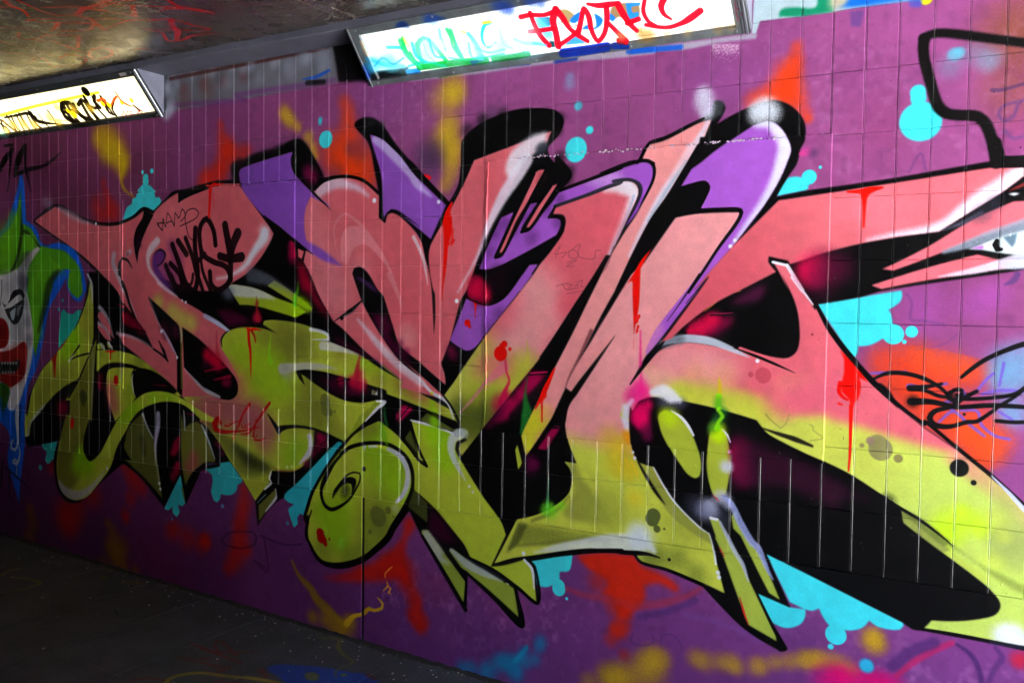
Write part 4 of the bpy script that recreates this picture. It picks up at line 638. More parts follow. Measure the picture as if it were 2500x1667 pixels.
# big thick marker line at the top right
L('A5 1400,380 1390,480 1410,620 1460,800 1530,1020 1610,1090 1740,1110 1900,1120 1990,1200 2060,1400 2090,1568',[26,24,24,24,26,26,26,26,26,26,26],(14,13,13),4); L('A5 1390,370 1500,330 1650,330 1900,360 2352,420 2700,470',[20,22,22,22,22,22],(14,13,13),5); L('B5 2040,0 2080,180',[30,32],(14,13,13),3); L('B5 2110,200 2400,200 2700,230',[28,28,28],(14,13,13),2)
# black tag on the orange field
W.clip('C5 560,900c 700,780c 1200,760 1900,900c 2352,1000c 2600,1000c D5 2600,700c 2050,760c 1650,430c 1300,150c C5 1300,1568c 760,1130c')
S('D5 1850,330 1700,250 1950,450 2000,520 2100,350 C5 1450,950 1650,930 1800,1000 1250,820',[44,44,44,34,34,40,40,40,34],(240,84,24),.42)
W.clip()
for a in ('C5 730,1050 900,1040 1100,1035','C5 1850,1240 1960,1110 2030,1050','C5 2090,1180 2140,940','C5 1110,1190 1130,1170 1250,1190 1530,1160','C5 1700,1220 1720,1300 1500,1370 1600,1440','D5 1450,170 1600,60 1750,180 1930,320','D5 1680,50 1860,60 1900,200 2050,320 2200,355','C5 1900,1270 2100,1230 2352,1240','D5 2080,60 2230,150'): L(a,[6,8,7],(112,84,196),1.8,.85)
for a,wd in (('C5 750,1110 900,1050 1080,1050 1280,1100 1450,1190 1540,1270',[4,8,8,8,7,6]),('C5 1140,1205 1300,1195 1480,1160',[11,8,5]),('C5 1140,1210 1300,1230 1450,1290 1560,1300',[11,7,7,6]),('C5 1690,1090 1800,1000 1950,900 2150,810 2352,740 2600,690',[6,8,8,9,10,10]),('C5 1570,1260 1620,1225 1690,1230 1690,1290 1600,1330 1540,1300 1570,1250',7),('C5 1600,1400 1700,1320 1850,1240',[7,8,7]),('C5 1640,1280 1700,1320 2000,1310 2250,1270 2400,1180 2600,1050',[7,7,7,7,9,9]),('C5 1150,1350 1350,1350 1550,1390 1620,1410 2000,1390 2400,1410 2600,1430',[13,10,8,9,9,8,8]),('C5 2050,1430 1850,1560 D5 1760,170 1560,220 1400,200 1350,130 1400,60 1550,20 1620,0',[6,7,8,8,10,10,8,7]),('C5 2050,1420 2250,1300 2352,1220',[7,6,6]),('D5 2060,160 2250,175 2600,160',7)): L(a,np.atleast_1d(wd)*1.3,(14,14,16),1.5)
S('C5 1170,1350 1180,1340',[16,12],K,.6); D('D5 1718,90',3.5,K,1); S('C5 1620,1350 1570,1290',[10,10],K,.9)
# circle piece with the two eyes
F('D4 300,150 310,0c C4 330,1450 400,1350 520,1310 700,1320 900,1350c 1250,1430 1640,1545c D4 1650,150c 1715,238c 1770,300 1950,400 2150,497 D5 230,590c 560,760 1050,1100c 1070,1240c E5 1250,0 1600,260 1950,530 2085,680 2100,755 2050,830 1900,875 1600,900 1370,892c 1270,985 1170,985c 1060,910c 0,372c E4 1745,180c 1950,650 2005,755c 1650,600c 1750,830 1950,1180c 1900,1220c 1520,965 1090,545c 1315,612c 1190,100 D4 1150,1352c 1060,1290 790,1020 560,650c 470,610 390,592 320,420',K,1.1)
for cp in ('D4',):
    F('D4 605,130c 615,80 660,50 740,48 820,90 920,220 980,330 1040,500 1060,650 1040,750 1000,770 920,730 830,610 720,440 640,280',(176,192,58)); S('D4 700,90 740,130',[22,24],(190,226,20),.8)
    F('D4 1130,450 1150,320 1190,240 1240,215 1290,250 1340,340 1365,480 1370,650 1340,850 1300,960 1200,955 1140,800 1115,620',(176,192,58)); S('D4 1240,270 1230,230 1250,320',[22,16,18],(200,245,10),.9)
S('D4 1270,110 1220,170 1180,240 1300,60',[18,16,14,12],(30,120,50),.5); L('C4 1255,1420 D4 1240,40 1290,110 1245,170 1235,235',[9,9,10,8,16],(140,238,20),3,.9)
L('D4 750,52 850,120 930,220 980,310',[3,7,8,6],WH_,1,.95); L('D4 1290,250 1340,310 1372,385',[3,6,4],WH_,1); D('D4 1366,487',5,WH_,1); D('D4 335,492 355,553',[3.6,4.2],WH_,1)
S('D4 400,60 430,120 440,200 380,130 C4 420,1500 450,1430 500,1380 400,1540',[20,22,18,16,20,18,14,18],(240,8,100),.8); S('D4 480,250 490,320',[16,16],(120,14,70),.7); S('C4 650,1350 750,1360 850,1370',[16,18,16],(90,90,120),.6); L('C4 560,1250 660,1240 740,1290 830,1330',[20,34,34,14],(234,238,250),7,.92)
S('D4 1470,440 1480,560 1490,680 1440,500 1500,760 1460,620',[24,26,26,16,24,20],(200,6,80),.75); F('D4 1400,290c 1700,420 2200,640 2600,900c 2500,1100c 1900,850 1400,900c',(60,16,42),14,.75)
L('D5 0,700 400,900 700,1000',[44,40,10],(44,14,34),14,.6)
S('D4 1340,650 1320,640',[14,16],(205,210,226),.8); S('D4 1280,950 1250,980 1330,1000 1350,1060 1130,1080 1110,1110 1150,1060 1190,1120',[16,18,16,12,22,24,16,16],(205,208,236),.6); S('D4 1090,1120 1010,1060 1250,1180',[26,30,30],(90,96,126),.4)
L('D4 1190,950 1240,1000',[2,4],(220,60,50),1,.8)
F('D4 1150,1190c 1250,1200c 1310,1350 1450,1568c E4 1520,360 1650,640 1850,1060 1860,1115c 1565,945c 1450,650 1290,210 1200,0c D4 1220,1400c',(172,190,70)); L('D4 1260,1230 1340,1390 1430,1568 E4 1500,300 1560,480',[6,10,12,10,4],(190,198,220),2.5,.85); L('D4 1160,1188 1230,1205',7,WH_,1.4)
F('D4 1380,1170c 1430,1100c 1480,1290 1680,1568c E4 1700,220 1800,450 1895,675c 1780,605c 1650,350 1480,0c D4 1400,1300c',(172,190,70)); L('D4 1300,960 1380,1040 1470,1230 1600,1450 E4 1660,120 1760,350 1820,460',[10,16,18,18,16,12,4],(160,170,225),3,.85)
L('E4 1470,650 1520,830 1560,940',[2,5,2],(214,40,30),1); L('E4 1260,130 1300,210',3,(214,60,40),1)
L('D4 1712,236 1850,285 2050,350 2240,425',[3,9,13,6],(26,24,16),2.5,.95)
L('E4 1900,1200 1930,1195',[12,13],K,1.6); L('E4 1090,545 1300,760 1520,965 1740,1080 1900,1195',[3,4,7,10,12],K,1); L('E4 1655,610 1800,920 1950,1190',[4,8,12],K,1)
# lower centre pieces
F('D3 110,155c 200,185 400,240 570,300c 640,260 720,270 660,350 600,400 585,470 640,575c 870,950 1060,1215 1118,1370c E3 960,325c 1100,310 1310,250c 1410,350c 1443,695c 1200,530 740,228c 680,100 D3 620,1400 400,1130c 145,885c 145,700 110,560 40,400c 190,535c',(190,210,58))
W.clip('D3 110,155c 570,300c 640,575c 1118,1370c E3 960,325c 1443,695c 740,228c D3 400,1130c 145,885c 100,500c'); S('D3 320,280 400,300 480,350 450,500 350,220 480,600',[30,34,34,40,20,30],(160,220,18),.7); F('E3 970,330c 1320,245c 1300,350 1100,400',(50,60,24),9,.8); W.clip()
L('D3 110,155 300,200 450,250 570,300',[5,7,6,5],WH_,1.1); L('D3 640,290 560,340 535,440 560,550 620,670 690,790',[26,24,20,16,10,3],(214,224,236),4,.85); D('D3 680,295 600,290',[12,10],(170,184,190),4,.7)
D('D3 732,855 768,912',[3.8,3.8],WH_,1.1); L('D3 640,540 600,460 610,400 700,360',[6,10,10,4],K,2,.9)
L('D3 0,335 100,450 200,580 280,640',[8,8,9,7],K,1); L('D3 110,170 150,320 200,470 280,640',[5,6,8,7],K,1); F('D3 45,345c 105,255c 185,515c',(84,94,40),1); F('D3 210,150c 285,75c 590,270c 400,240c',(90,104,40),1); S('D3 350,150 370,190',[12,14],(150,225,20),.85)
F('D3 135,885c 400,1130 700,1568 E3 740,228c 960,330c 1240,545c 1190,530c 740,260c 510,150c 520,190 690,400c 690,500c 540,290 270,0c D3 220,1310c 90,1085 80,1060c 285,1240c 285,1040c',K,1); F('D3 140,890c 285,1030c 285,1240c 80,1070c',(70,80,34),1); F('D3 310,1080c 420,1180 640,1500 E3 620,60 500,80 330,0 D3 290,1500c',(70,8,46),9,.75)
F('D3 225,1320c 290,1320c E3 560,310c 688,485c 665,742c 480,430 230,0c',(152,172,58)); L('E3 250,0 350,120 450,210 550,300 D3 0,0',[0],K,1,0); F('D3 230,1325c 290,1320c 470,1568 E3 430,200 560,310c 400,260 260,60c',(190,200,190),4,.85)
F('E3 515,155c 530,135 560,140 740,280 1000,430 1190,545c 1210,570c 1253,860c 900,540 640,330c',(160,180,60)); L('E3 540,150 700,290 900,400 1080,480',[9,22,18,4],(190,202,205),4,.85); L('E3 740,240 950,370 1200,520',[5,8,8],(60,60,80),1.5,.5)
L('E3 230,0 450,370 690,780',[9,12,12],K,1); L('E3 690,780 700,400',[7,7],K,1); L('E3 690,380 1000,670 1290,950 1220,560',[7,9,13,9],K,1); L('E3 740,235 1000,370 1240,545 1460,710 1430,330 1330,240',[5,9,9,9,6,5],K,1); L('E3 1315,255 1395,350 1420,560',[7,8,4],WH_,1.2)
L('C3 0,960 200,1110 330,1250 500,1360 560,1530',[12,10,8,9,5],(226,226,240),1.4,.95); D('C3 333,1260',4,(220,225,30),1.5); L('C3 460,1290 540,1400 620,1568 D3 620,220',[5,6,7,7],K,1); 
L('C2 1680,480 1750,560 1900,740 2130,980 2352,1160 C3 0,965',[5,16,22,18,14,12],(232,205,220),7,.9)
# lens in letter two
F('C2 1625,0c B2 1620,1400 1640,1330 1690,1310 1780,1370 1900,1568 C2 1950,230 2050,540 2130,750 2352,935c C3 200,930 480,1180c 600,1000c 640,1020 455,1290c 250,1100 0,890 C2 2352,1090c 2130,920 1930,650 1740,320 1650,80',K,1.1)
F('B2 1665,1415c 1700,1420 1800,1480 1890,1568c C2 1890,215c 1780,130 1665,40c',(70,36,90),2,.9); F('C2 1830,420c 1900,420 2000,620 2130,800 2300,1000c 2100,860 1930,630',(84,8,50),6,.85); S('C2 2130,740 2200,820 2000,560 1950,480',[12,12,14,14],(120,12,64),.6)
L('C2 1430,500 1530,430 1720,285',[2,6,5],K,1); L('C2 1510,470 1530,440 1620,390 1700,310',[9,8,7,3],K,1); L('C2 1530,450 1620,400 1700,320',[2,2,1],(200,140,150),.8)
L('C2 2010,0 2080,150 2130,280 2150,400',[12,12,10,3],(228,134,144),1.8,.8)
F('C2 1420,500c 1500,560 1730,790 1900,940 2150,1130c 1900,985 1700,850 1560,785 1400,720c 1380,690c',K,1.5); F('C2 1440,640c 1560,720 1720,810 1850,920c 1700,850 1560,770 1440,710',(74,6,42),5,.8)
L('B3 480,900 500,1000 450,1100',[1],K,1,0)
L('B3 545,640 505,730 470,850',[7,14,12],RD,1); F('B3 480,730c 520,730 545,800 545,950 510,1080 490,1300 450,1568 C3 450,300c 440,200 450,0 B3 460,1100 455,860c 430,900c',RD,1); L('B3 560,910 550,1050',[3,5],RD,1); L('B3 510,1080 570,1030 540,1090',[3,6,3],RD,1)
# red signature
R_=(200,6,6)
for a,wd in (('D2 190,140 150,190 165,245 250,275 400,270 470,265 600,235',[14,13,11,7,5,4,2]),('D2 350,365 385,270 440,130 490,40 540,-20',[2,4,4,6,8]),('D2 470,60 440,150 415,235',[5,4,2]),('D2 265,210 300,215 360,180 450,150',[4,4,3,2]),('D2 448,190 445,225 465,240 490,200 488,240',[3,3,3,3,2]),('D2 508,240 512,195 540,190',[3,3,2]),('D2 440,300 520,290 600,180 680,60 750,-30',[3,5,6,7,8]),('D2 600,150 585,240 570,320 590,362 640,365 690,348',[5,5,5,6,5,3]),('D2 520,250 570,240 640,225',[4,4,2])): L(a,wd,R_,1)
D('D2 605,320',2.5,R_,1)
# pencil scribbles
Pn=(130,60,72)
for a in ('B3 1650,1220 1700,1100 1640,1180 1770,1160 1720,1220','B3 1790,1150 1790,1200 1850,1230 1900,1180 1830,1130 1790,1160','B3 1820,1140 1910,1075 1890,1200 2060,1230 2080,1140 2130,1140','B3 1770,1270 1880,1240 1770,1310 1850,1305','C3 1655,125 1790,90','C3 1720,100 1760,165','C3 1770,110 1830,110 1770,165 1850,150','C3 1860,130 1890,100 1890,150 1850,150','C3 1880,90 1940,60 1920,130 1960,130','C3 1770,205 1950,175'): L(a,1.6,Pn,.8,.75)
L('D5 80,200 110,210 120,260 220,340 80,370',3,(130,130,70),1.5,.5); L('D4 1750,90 1790,140 1900,230',[4,3,2],(120,120,60),1.5,.6); L('D4 2000,90 1960,190 1900,240',3,(130,130,70),1.5,.5)
D('D5 830,460 800,400',[28,22],(140,136,84),1.5,.9); D('D5 720,370',10,(150,120,110),1.5,.8); D('D5 632,420 1018,558',[5.5,10.5],(132,124,76),1.5,.9)
D('D5 1665,660',21,(16,18,16),2.2); D('D5 1818,815',6.5,(14,14,14),1.5)
F('C5 400,800c 445,900c 445,1040c 420,1240 500,1330 510,1568c 530,1568c 545,1380 600,1300 620,1150 590,1090c 700,1140c 560,970',(248,14,6),1); L('D5 515,0 510,300 505,500 490,690',[9,7,6,4],(242,20,6),1.2); L('C5 400,1150 390,1250 440,1310 480,1330',[10,10,8,5],(248,14,6),1); L('C5 385,1370 420,1380',[6,4],(248,14,6),1)
D('B4 2120,120',4,(220,60,130),2,.8); S('B4 2150,105 B5 60,100',[10,12],(220,60,150),.7); S('B4 2250,110',14,(70,50,90),.6); L('B3 260,340 310,370',[5,10],(235,20,30),1.5)
D('C4 2240,637',2.5,(120,20,30),1)
# ================================ jester head at the far left (generic)
BL=(20,100,226)
F('B1 -400,1200c 0,960 90,830 150,650 200,470 225,340 250,340 275,560 290,820c 400,910 450,1060 520,1085c 640,1060 800,1130 890,1330 930,1568 C1 930,150 870,290 800,270 720,120 720,30c 640,180 540,350 480,650 400,1000 310,1200 270,1568 D1 275,400 230,800 215,1040c 130,750c 90,560 110,300 0,160c -400,100c',BL,1.6)
F('B1 -400,1300c 0,1010 130,880 190,720 230,480c 245,860c 330,900 440,1090c 560,1120 700,1150 850,1320 890,1568 C1 890,200 840,250 770,200 730,110c 740,0c B1 760,1350 690,1340c 600,1400 560,1568 C1 560,150 480,400 430,650 390,870c 330,600 300,300 300,0 B1 300,1400c 230,1568c -400,1568c',(84,168,26),1.5)
W.clip('B1 -400,1300c 230,480c 245,860c 440,1090c 890,1568c C1 890,300c 400,870c 300,0c'); S('B1 60,1150 100,1000 150,800 330,1050 600,1250 700,1230 C1 370,150 360,400 400,600 B1 450,1400',[50,44,20,24,34,30,24,30,24,34],(124,212,34),.6); L('B1 240,700 240,950 200,1200 110,1390 0,1370',[6,12,12,10,10],(16,24,10),4,.8); L('B1 260,940 340,960 430,1080',[8,8,14],(16,24,10),4,.8); L('B1 640,1360 560,1450 520,1568 C1 500,300 420,600',[10,24,24,20,8],(20,30,10),7,.75); W.clip()
F('B1 -400,1390c 60,1395 130,1370 230,1300 330,1160 420,1100 440,1130c 330,1280 300,1400 290,1568 C1 300,200 345,450 365,650 340,950 270,1200 200,1400 130,1450 90,1400 120,1250c 50,1150c -400,1150c',(232,230,232),2)
W.clip('B1 -400,1390c 440,1100c 290,1568c C1 365,700c 130,1450c -400,1150c'); S('B1 300,1200 260,1300 230,1450 270,1500 C1 260,100 280,300 300,500 200,600 310,700 330,1000 120,120 180,450',[24,24,24,24,24,24,20,26,20,24,20,20],(70,70,84),.55); S('C1 100,100 150,600 250,1150 180,1300',[34,34,26,24],(214,214,220),.6); W.clip()
F('C1 20,280c 80,330 150,180 240,160 275,230 260,270c 220,210 150,260 60,350c',K,1.2); F('C1 60,370c 130,350 200,300 265,265c 250,420 200,520 160,535 110,480',(22,26,28),1.2); F('C1 115,400c 150,370 180,350 175,400 160,480 140,490',(190,205,215),1); F('C1 190,350c 225,330 240,300 240,330 220,400 200,450 190,440',(130,135,145),1); L('C1 30,60 30,160 10,330',3,(30,30,34),1.2)
F('C1 -100,480c 0,460 60,480 100,560 105,660 90,740 60,780 0,790c -100,700c',(160,16,14),1.5); S('C1 20,600 40,640',[20,20],(110,8,10),.6)
F('C1 -100,800c 40,820 150,790 270,710 300,760 300,880 270,1080 200,1150 120,1200 40,1150 -100,1100c',(150,22,20),1.6); S('C1 200,830 230,900 100,880',[22,20,24],(170,44,40),.6); S('C1 100,1120 200,1050',[20,24],(160,20,16),.6); F('C1 -100,930c 20,930 120,930 220,900c 220,980 160,1040 80,1050 -100,1060c',(16,26,26),1.5)
for i in range(6): F('C1 %d,932c %d,930c %d,965c'%(20+i*30,44+i*30,34+i*30),(215,220,225),.8); 
for i in range(5): F('C1 %d,1052c %d,1048c %d,1015c'%(30+i*30,50+i*30,42+i*30),(190,195,200),.8)
L('D1 195,20 190,150 200,300 200,400 170,470 130,450 130,390 155,360',[16,15,12,9,8,7,6,4],(190,196,200),1.4); L('D1 215,440 220,530 185,620 150,600 165,565 190,590',[4,5,7,8,6,4],(190,196,200),1.4); L('D1 190,650 185,740',3,(170,175,180),1.2); L('D1 230,0 215,200 225,420',[4,5,3],(10,14,20),1.5,.8)
F('C1 -100,1130c 40,1160 110,1200 100,1330 40,1460c 20,1300 -100,1300c',(50,120,16),2); S('C1 20,1400 60,1250',[20,20],(40,60,20),.5); F('C1 -100,1300c 0,1320c 30,1470c 150,1568c D1 130,200c 80,160c -100,150c',BL,2)
# black "14" at the upper left
L('B1 60,30 150,20',[7,6],(8,6,8),2); L('B1 150,70 60,180 10,290',[9,20,12],(8,6,8),2.5); L('B1 130,70 115,300 90,520',[12,8,3],(8,6,8),1.5); L('B1 270,30 200,200 170,340',[12,26,12],(8,6,8),2); L('B1 170,340 300,290 450,250 560,190 660,95',[9,9,10,8,2],(8,6,8),2); L('B1 280,40 280,250 310,380 340,515',[14,12,9,3],(8,6,8),1.6)
L('D1 40,600 20,860',6,(8,8,10),2,.8); L('D1 60,640 250,810 340,890',[3,5,1],(8,8,10),2,.8); L('D1 110,690 110,950 125,1000',[4,5,5],(8,8,10),2,.8)
# grain of the paint film: small flecks and dust
def flecks(W_,n,seed,cols,a=.5,rmax=2.2):
    r=np.random.default_rng(seed)
    for i in range(n):
        x=r.integers(4,W_.W-6); y=r.integers(4,W_.H-6); k=int(r.integers(1,3)); h=int(r.integers(1,5))
        c=np.array(cols[i%len(cols)],np.float32)/255; sub=W_.im[y:y+h,x:x+k]; sub+=(c-sub)*(a*r.random())
flecks(W,2600,4,[(225,215,230),(20,18,20),(210,190,210)],.28)
fn=np.random.default_rng(8).standard_normal((W.H,W.W)).astype(np.float32)
fn=(fn+np.roll(fn,1,0)+np.roll(fn,1,1)+np.roll(fn,(1,1),(0,1)))/4
W.im*=(1+fn*.028)[...,None]; W.im*=(1+lowf(W,90,21,.05)+lowf(W,28,22,.05))[...,None]
np.clip(W.im,.03,1,out=W.im)
# ================================================================ more painted surfaces (floor, ceiling, lamps)
ZB, ZT, LD = 1.76+ZO, 1.965+ZO, 0.170            # lamp: bottom edge on the wall, top edge, depth
TILE_TOP = 1.957+ZO
FS = -0.0318                                      # floor falls gently to the right
def floor_z(x): return 0.098 + FS*x
fn_ = np.array([-FS, 0, 1.0]); fn_ /= np.linalg.norm(fn_)
FLC = Canvas(1500, 600, 350, ((0, 0, 0.098), fn_), lambda Q: np.stack([(Q[..., 0]+0.4)*350, (Q[..., 1]+1.65)*350], -1), (66, 68, 71))
CZ = ZT+0.022
CLC = Canvas(1500, 760, 250, ((0, 0, CZ), (0, 0, 1)), lambda Q: np.stack([(Q[..., 0]+2.0)*250, (Q[..., 1]+3.0)*250], -1), (64, 56, 47))
_sl = math.hypot(LD, ZT-ZB); _dir = np.array([0, -LD/_sl, (ZT-ZB)/_sl]); _nrm = np.array([0, -(ZT-ZB)/_sl, -LD/_sl])
def lamp_canvas(x0, w, P, base): return Canvas(int(w*P), int(_sl*P)+2, P, ((0, 0, ZB), _nrm), lambda Q: np.stack([(Q[..., 0]-x0)*P, ((Q-np.array([0, 0, ZB])) @ _dir)*P], -1), base)
LRX0, LRX1, LLX0, LLX1 = 2.635, 4.262, -0.305, 1.322
LRC = lamp_canvas(LRX0, LRX1-LRX0, 900, (92, 98, 100)); LLC = lamp_canvas(LLX0, LLX1-LLX0, 900, (58, 62, 64))
def lamp_ground(c, col, a0, a1, v0, v1):
    h = c.H; c.im[int(h*v0):int(h*v1), int(a0*c.ppm):int(c.W-a1*c.ppm)] = np.array(col, np.float32)/255
LV0, LV1, LM0, LM1 = .13, .83, .062, .052
lamp_ground(LRC, (255, 255, 255), LM0, LM1, LV0, LV1); lamp_ground(LLC, (255, 252, 232), LM0, LM1, LV0, LV1)
def paint_lamps():
    c = LRC; R_ = (214, 8, 28)
    c.F('A2 1500,640c 1580,600 1620,700 1560,760 1400,760', (16, 60, 150), 2); c.F('A2 1590,690c 1850,660c 1950,640c 1930,720c 1600,770c', (8, 10, 12), 2)
    c.L('A2 1940,690 2040,680', 12, (20, 110, 190), 3); c.F('A2 1820,260c 1880,200 1950,230 1960,270', (16, 50, 120), 3); c.F('A2 2090,220c 2160,150 2300,170 2320,190c', (16, 50, 120), 3)
    c.L('A3 90,650 300,625 500,600 730,580', 17, (12, 120, 30), 2); c.L('A3 800,570 1000,545 1130,520', 15, (12, 110, 30), 2); c.L('A3 600,600 700,560', 14, (16, 40, 120), 3, .7)
    c.L('A3 1470,510 1700,480 1890,450', 22, (16, 44, 150), 2); c.S('A3 870,60 950,90 200,180 1150,20 1250,30', [24, 20, 20, 18, 18], (16, 50, 150), .7)
    c.L('A4 0,440 120,440', 16, (16, 50, 150), 3); c.L('A4 40,395 110,400', 14, (150, 10, 20), 1.5)
    c.L('A4 1160,20 1170,120 1190,200', 3, (120, 50, 60), 1); c.L('A4 1230,30 1260,180', 3, (120, 50, 60), 1); c.D('A4 1185,80 1220,145 1225,125', [2, 4, 3], (130, 10, 40), .8)
    for i in range(14): c.D('A4 %d,%d' % (1160+(i*37) % 90, (i*53) % 200), 1.3, (90, 30, 40), .6)
    T1, T2, G1 = (90, 225, 215), (20, 190, 190), (10, 160, 50)
    c.L('A2 1500,400 1540,500 1580,560', [6, 8, 5], (250, 170, 110), 3, .8); c.S('A2 1650,600 1720,590 1780,600 1600,640', [20, 24, 22, 18], (60, 200, 235), .8); c.S('A2 1660,520 1700,480', [14, 16], (240, 245, 120), .8)
    c.L('A2 1745,460 1850,460 1900,470', 9, T2, 2, .9); c.L('A2 1890,370 1905,450 1960,560 2050,630', [9, 12, 13, 15], G1, 2.5, .9); c.L('A2 1900,380 1950,450', 8, (220, 240, 60), 3, .7)
    c.L('A3 60,620 0,520', 12, G1, 3); c.L('A3 90,540 75,430 130,370 190,400 260,480 350,590', [14, 13, 10, 11, 12, 13], (10, 150, 40), 2.2, .95); c.L('A3 130,420 160,520 240,600', 3, (20, 90, 60), 1)
    c.S('A3 200,450 150,560', [22, 20], (150, 240, 245), .7); c.L('A3 280,290 300,390 340,480', [9, 10, 8], (60, 220, 190), 3, .8); c.L('A3 290,400 320,450', 8, (235, 245, 60), 3, .7)
    c.L('A3 355,290 400,370 420,450 480,540', [11, 13, 13, 12], (20, 190, 70), 2.4, .95); c.L('A3 400,350 420,440', 5, (220, 240, 60), 2, .8); c.L('A3 500,310 580,350 620,440 660,560', [6, 12, 14, 12], (130, 235, 235), 4, .8); c.L('A3 500,310 540,320', 6, (235, 240, 60), 2, .8)
    c.L('A3 770,220 720,240 690,320 700,410 750,460 820,410', [10, 10, 9, 8, 6, 4], (30, 215, 160), 2.4, .95); c.L('A3 700,225 770,215', 7, (225, 235, 40), 1.6, .9); c.L('A3 730,440 820,430', 5, (230, 235, 60), 1.5, .8)
    c.L('A3 500,550 540,470 580,520 520,500', 1.6, (60, 190, 220), .8); c.S('A3 850,450 900,440 1250,400 1150,440', [26, 24, 28, 30], (150, 225, 250), .7)
    for a in ('A3 905,170 910,260', 'A3 920,190 975,180 940,240', 'A3 1000,250 980,330 1010,400 1050,480 1100,500', 'A3 1060,470 1030,420'): c.L(a, 1.6, (70, 170, 220), .8, .8)
    BL = (24, 96, 190)
    c.F('A3 1230,180c 1340,170 1380,200c 1370,240 1310,260c', (20, 70, 90), 1.5, .9); c.S('A3 1250,200 1280,260 1330,330', [18, 18, 16], (60, 170, 230), .8)
    c.F('A3 1430,100c 1500,95 1580,150c 1530,230 1560,250 1450,220c', (120, 100, 50), 2, .85); c.F('A3 1530,200c 1600,130 1690,110c 1640,180 1580,230 1540,225', BL, 1.2); c.F('A3 1640,290c 1700,240 1740,280c 1780,260 1770,170 1760,130c 1820,160 1850,190 1830,250 1770,290c', BL, 1.5)
    c.F('A3 1480,440c 1530,380 1600,350c 1690,420c', (30, 120, 190), 2, .9); c.F('A3 1310,460c 1340,400 1380,400 1390,460c', (20, 60, 70), 2)
    c.F('A3 1910,120c 1960,50 2180,40 2200,180c 2100,250 1960,240c', (112, 84, 50), 2, .9); c.F('A3 1910,130c 1970,180 1980,240c 1900,190c', BL, 1); c.F('A3 2065,40c 2210,30c 2200,60c 2120,75 2130,130c 2190,120c 2190,180c 2090,190c', (30, 110, 190), 1)
    c.F('A3 1940,220c 2000,170 2050,190 2080,260 2020,260', (255, 240, 235), 2); c.D('A3 2110,320', 18, (255, 250, 240), 2); c.S('A3 2230,350 2300,340 2200,300', [16, 18, 12], (150, 110, 40), .7); c.L('A3 1420,240 1480,210 1550,260 1600,250', 2, (60, 20, 10), 1, .8)
    for a, w in (('A3 1060,170 1150,150 1280,150 1410,110', [10, 9, 8, 12]), ('A3 1150,130 1190,240 1250,350 1330,440', [9, 10, 11, 11]), ('A3 1145,310 1240,300 1370,280', 9), ('A3 1395,95 1370,200 1400,330 1420,450', [14, 14, 13, 13]),
                 ('A3 1400,100 1470,190 1520,270 1590,330 1700,400', [14, 13, 9, 11, 9]), ('A3 1430,440 1530,370 1620,300', [9, 8, 10]), ('A3 1610,320 1640,200 1665,90 1710,160 1740,300 1800,400 1860,330 1885,200 1880,70', [12, 10, 10, 12, 10, 9, 10, 11, 12]),
                 ('A3 1700,45 1800,60 1900,50 2000,35', [6, 11, 12, 8]), ('A3 1990,50 2040,140 2110,240 2170,300', [14, 14, 12, 9]), ('A3 1900,230 1980,310 2070,400', [9, 10, 12]), ('A3 2080,230 2190,190', 10),
                 ('A3 2250,-10 2235,120 2290,220 2352,255 A4 300,245 500,270 650,225 740,170 820,110', [8, 9, 8, 8, 8, 8, 9, 14, 13]), ('A4 485,-20 445,60 470,140 540,190', [12, 13, 9, 5])): c.L(a, np.atleast_1d(w)*1.3, R_, 1.3, .96)
    c.L('A4 740,70 760,40 805,10', 1.6, (60, 30, 30), .8); c.L('A4 580,120 625,150', 2, (240, 140, 150), 1)
    c.L('A2 1870,400 1930,530 2060,640', 16, (16, 176, 90), 3, .8); c.L('A3 70,440 90,540 120,600', 14, (12, 150, 60), 3, .8); c.L('A3 390,300 440,440 500,560', 12, (20, 170, 90), 2.5, .85); c.L('A3 560,330 650,450 690,560', 12, (60, 205, 215), 3, .8); c.L('A2 1560,560 1700,620 1900,640', 12, (20, 150, 215), 4, .7)
    c.S('A2 1600,450 1750,540 1900,600 2100,400 2200,560 A3 100,520 250,350 420,520 600,470 760,520 900,330 1000,450 1120,330', [30, 34, 30, 34, 30, 34, 40, 34, 34, 30, 34, 34, 30], (150, 232, 240), .5)
    for a_, w_, q_ in (('A2 1620,640 1700,560 1800,620 1900,560', 4, (20, 120, 200)), ('A2 2080,640 2200,620 2300,600', 9, G1), ('A3 20,420 60,540 150,600', 9, T2), ('A3 180,380 240,540 330,560', 5, T2), ('A3 560,420 600,560 700,540', 8, T1), ('A3 640,470 760,510 900,480', 7, (90, 190, 235)), ('A3 860,300 900,430 980,470', 5, (120, 200, 240)), ('A3 1000,380 1100,420 1250,420', 8, (120, 205, 245)), ('A3 1180,420 1300,440', 6, (60, 150, 220)), ('A2 1950,640 2100,600 2300,640', 6, (20, 170, 150)), ('A3 380,560 520,580 700,560 900,520', 5, (40, 190, 130))): c.L(a_, w_, q_, 3, .75)
    c.S('A4 300,330 500,330 700,310 1000,280 1120,250 60,350', [14, 12, 12, 14, 14, 14], (170, 140, 80), .5); c.L('A4 10,370 300,345 700,300 1160,250', 3, (110, 90, 60), 2, .5)
    for i in range(26): c.D('A4 %d,%d' % (760+(i*67) % 360, 20+(i*41) % 210), .9, (220, 190, 150), .5)
    c = LLC; Kk = (9, 6, 2)
    c.L('A1 0,1110 300,1030 700,940 940,890', 7, (230, 225, 20), 2, .9); c.S('A1 540,1030 600,1000 700,1000', [10, 10, 14], (190, 170, 20), .6)
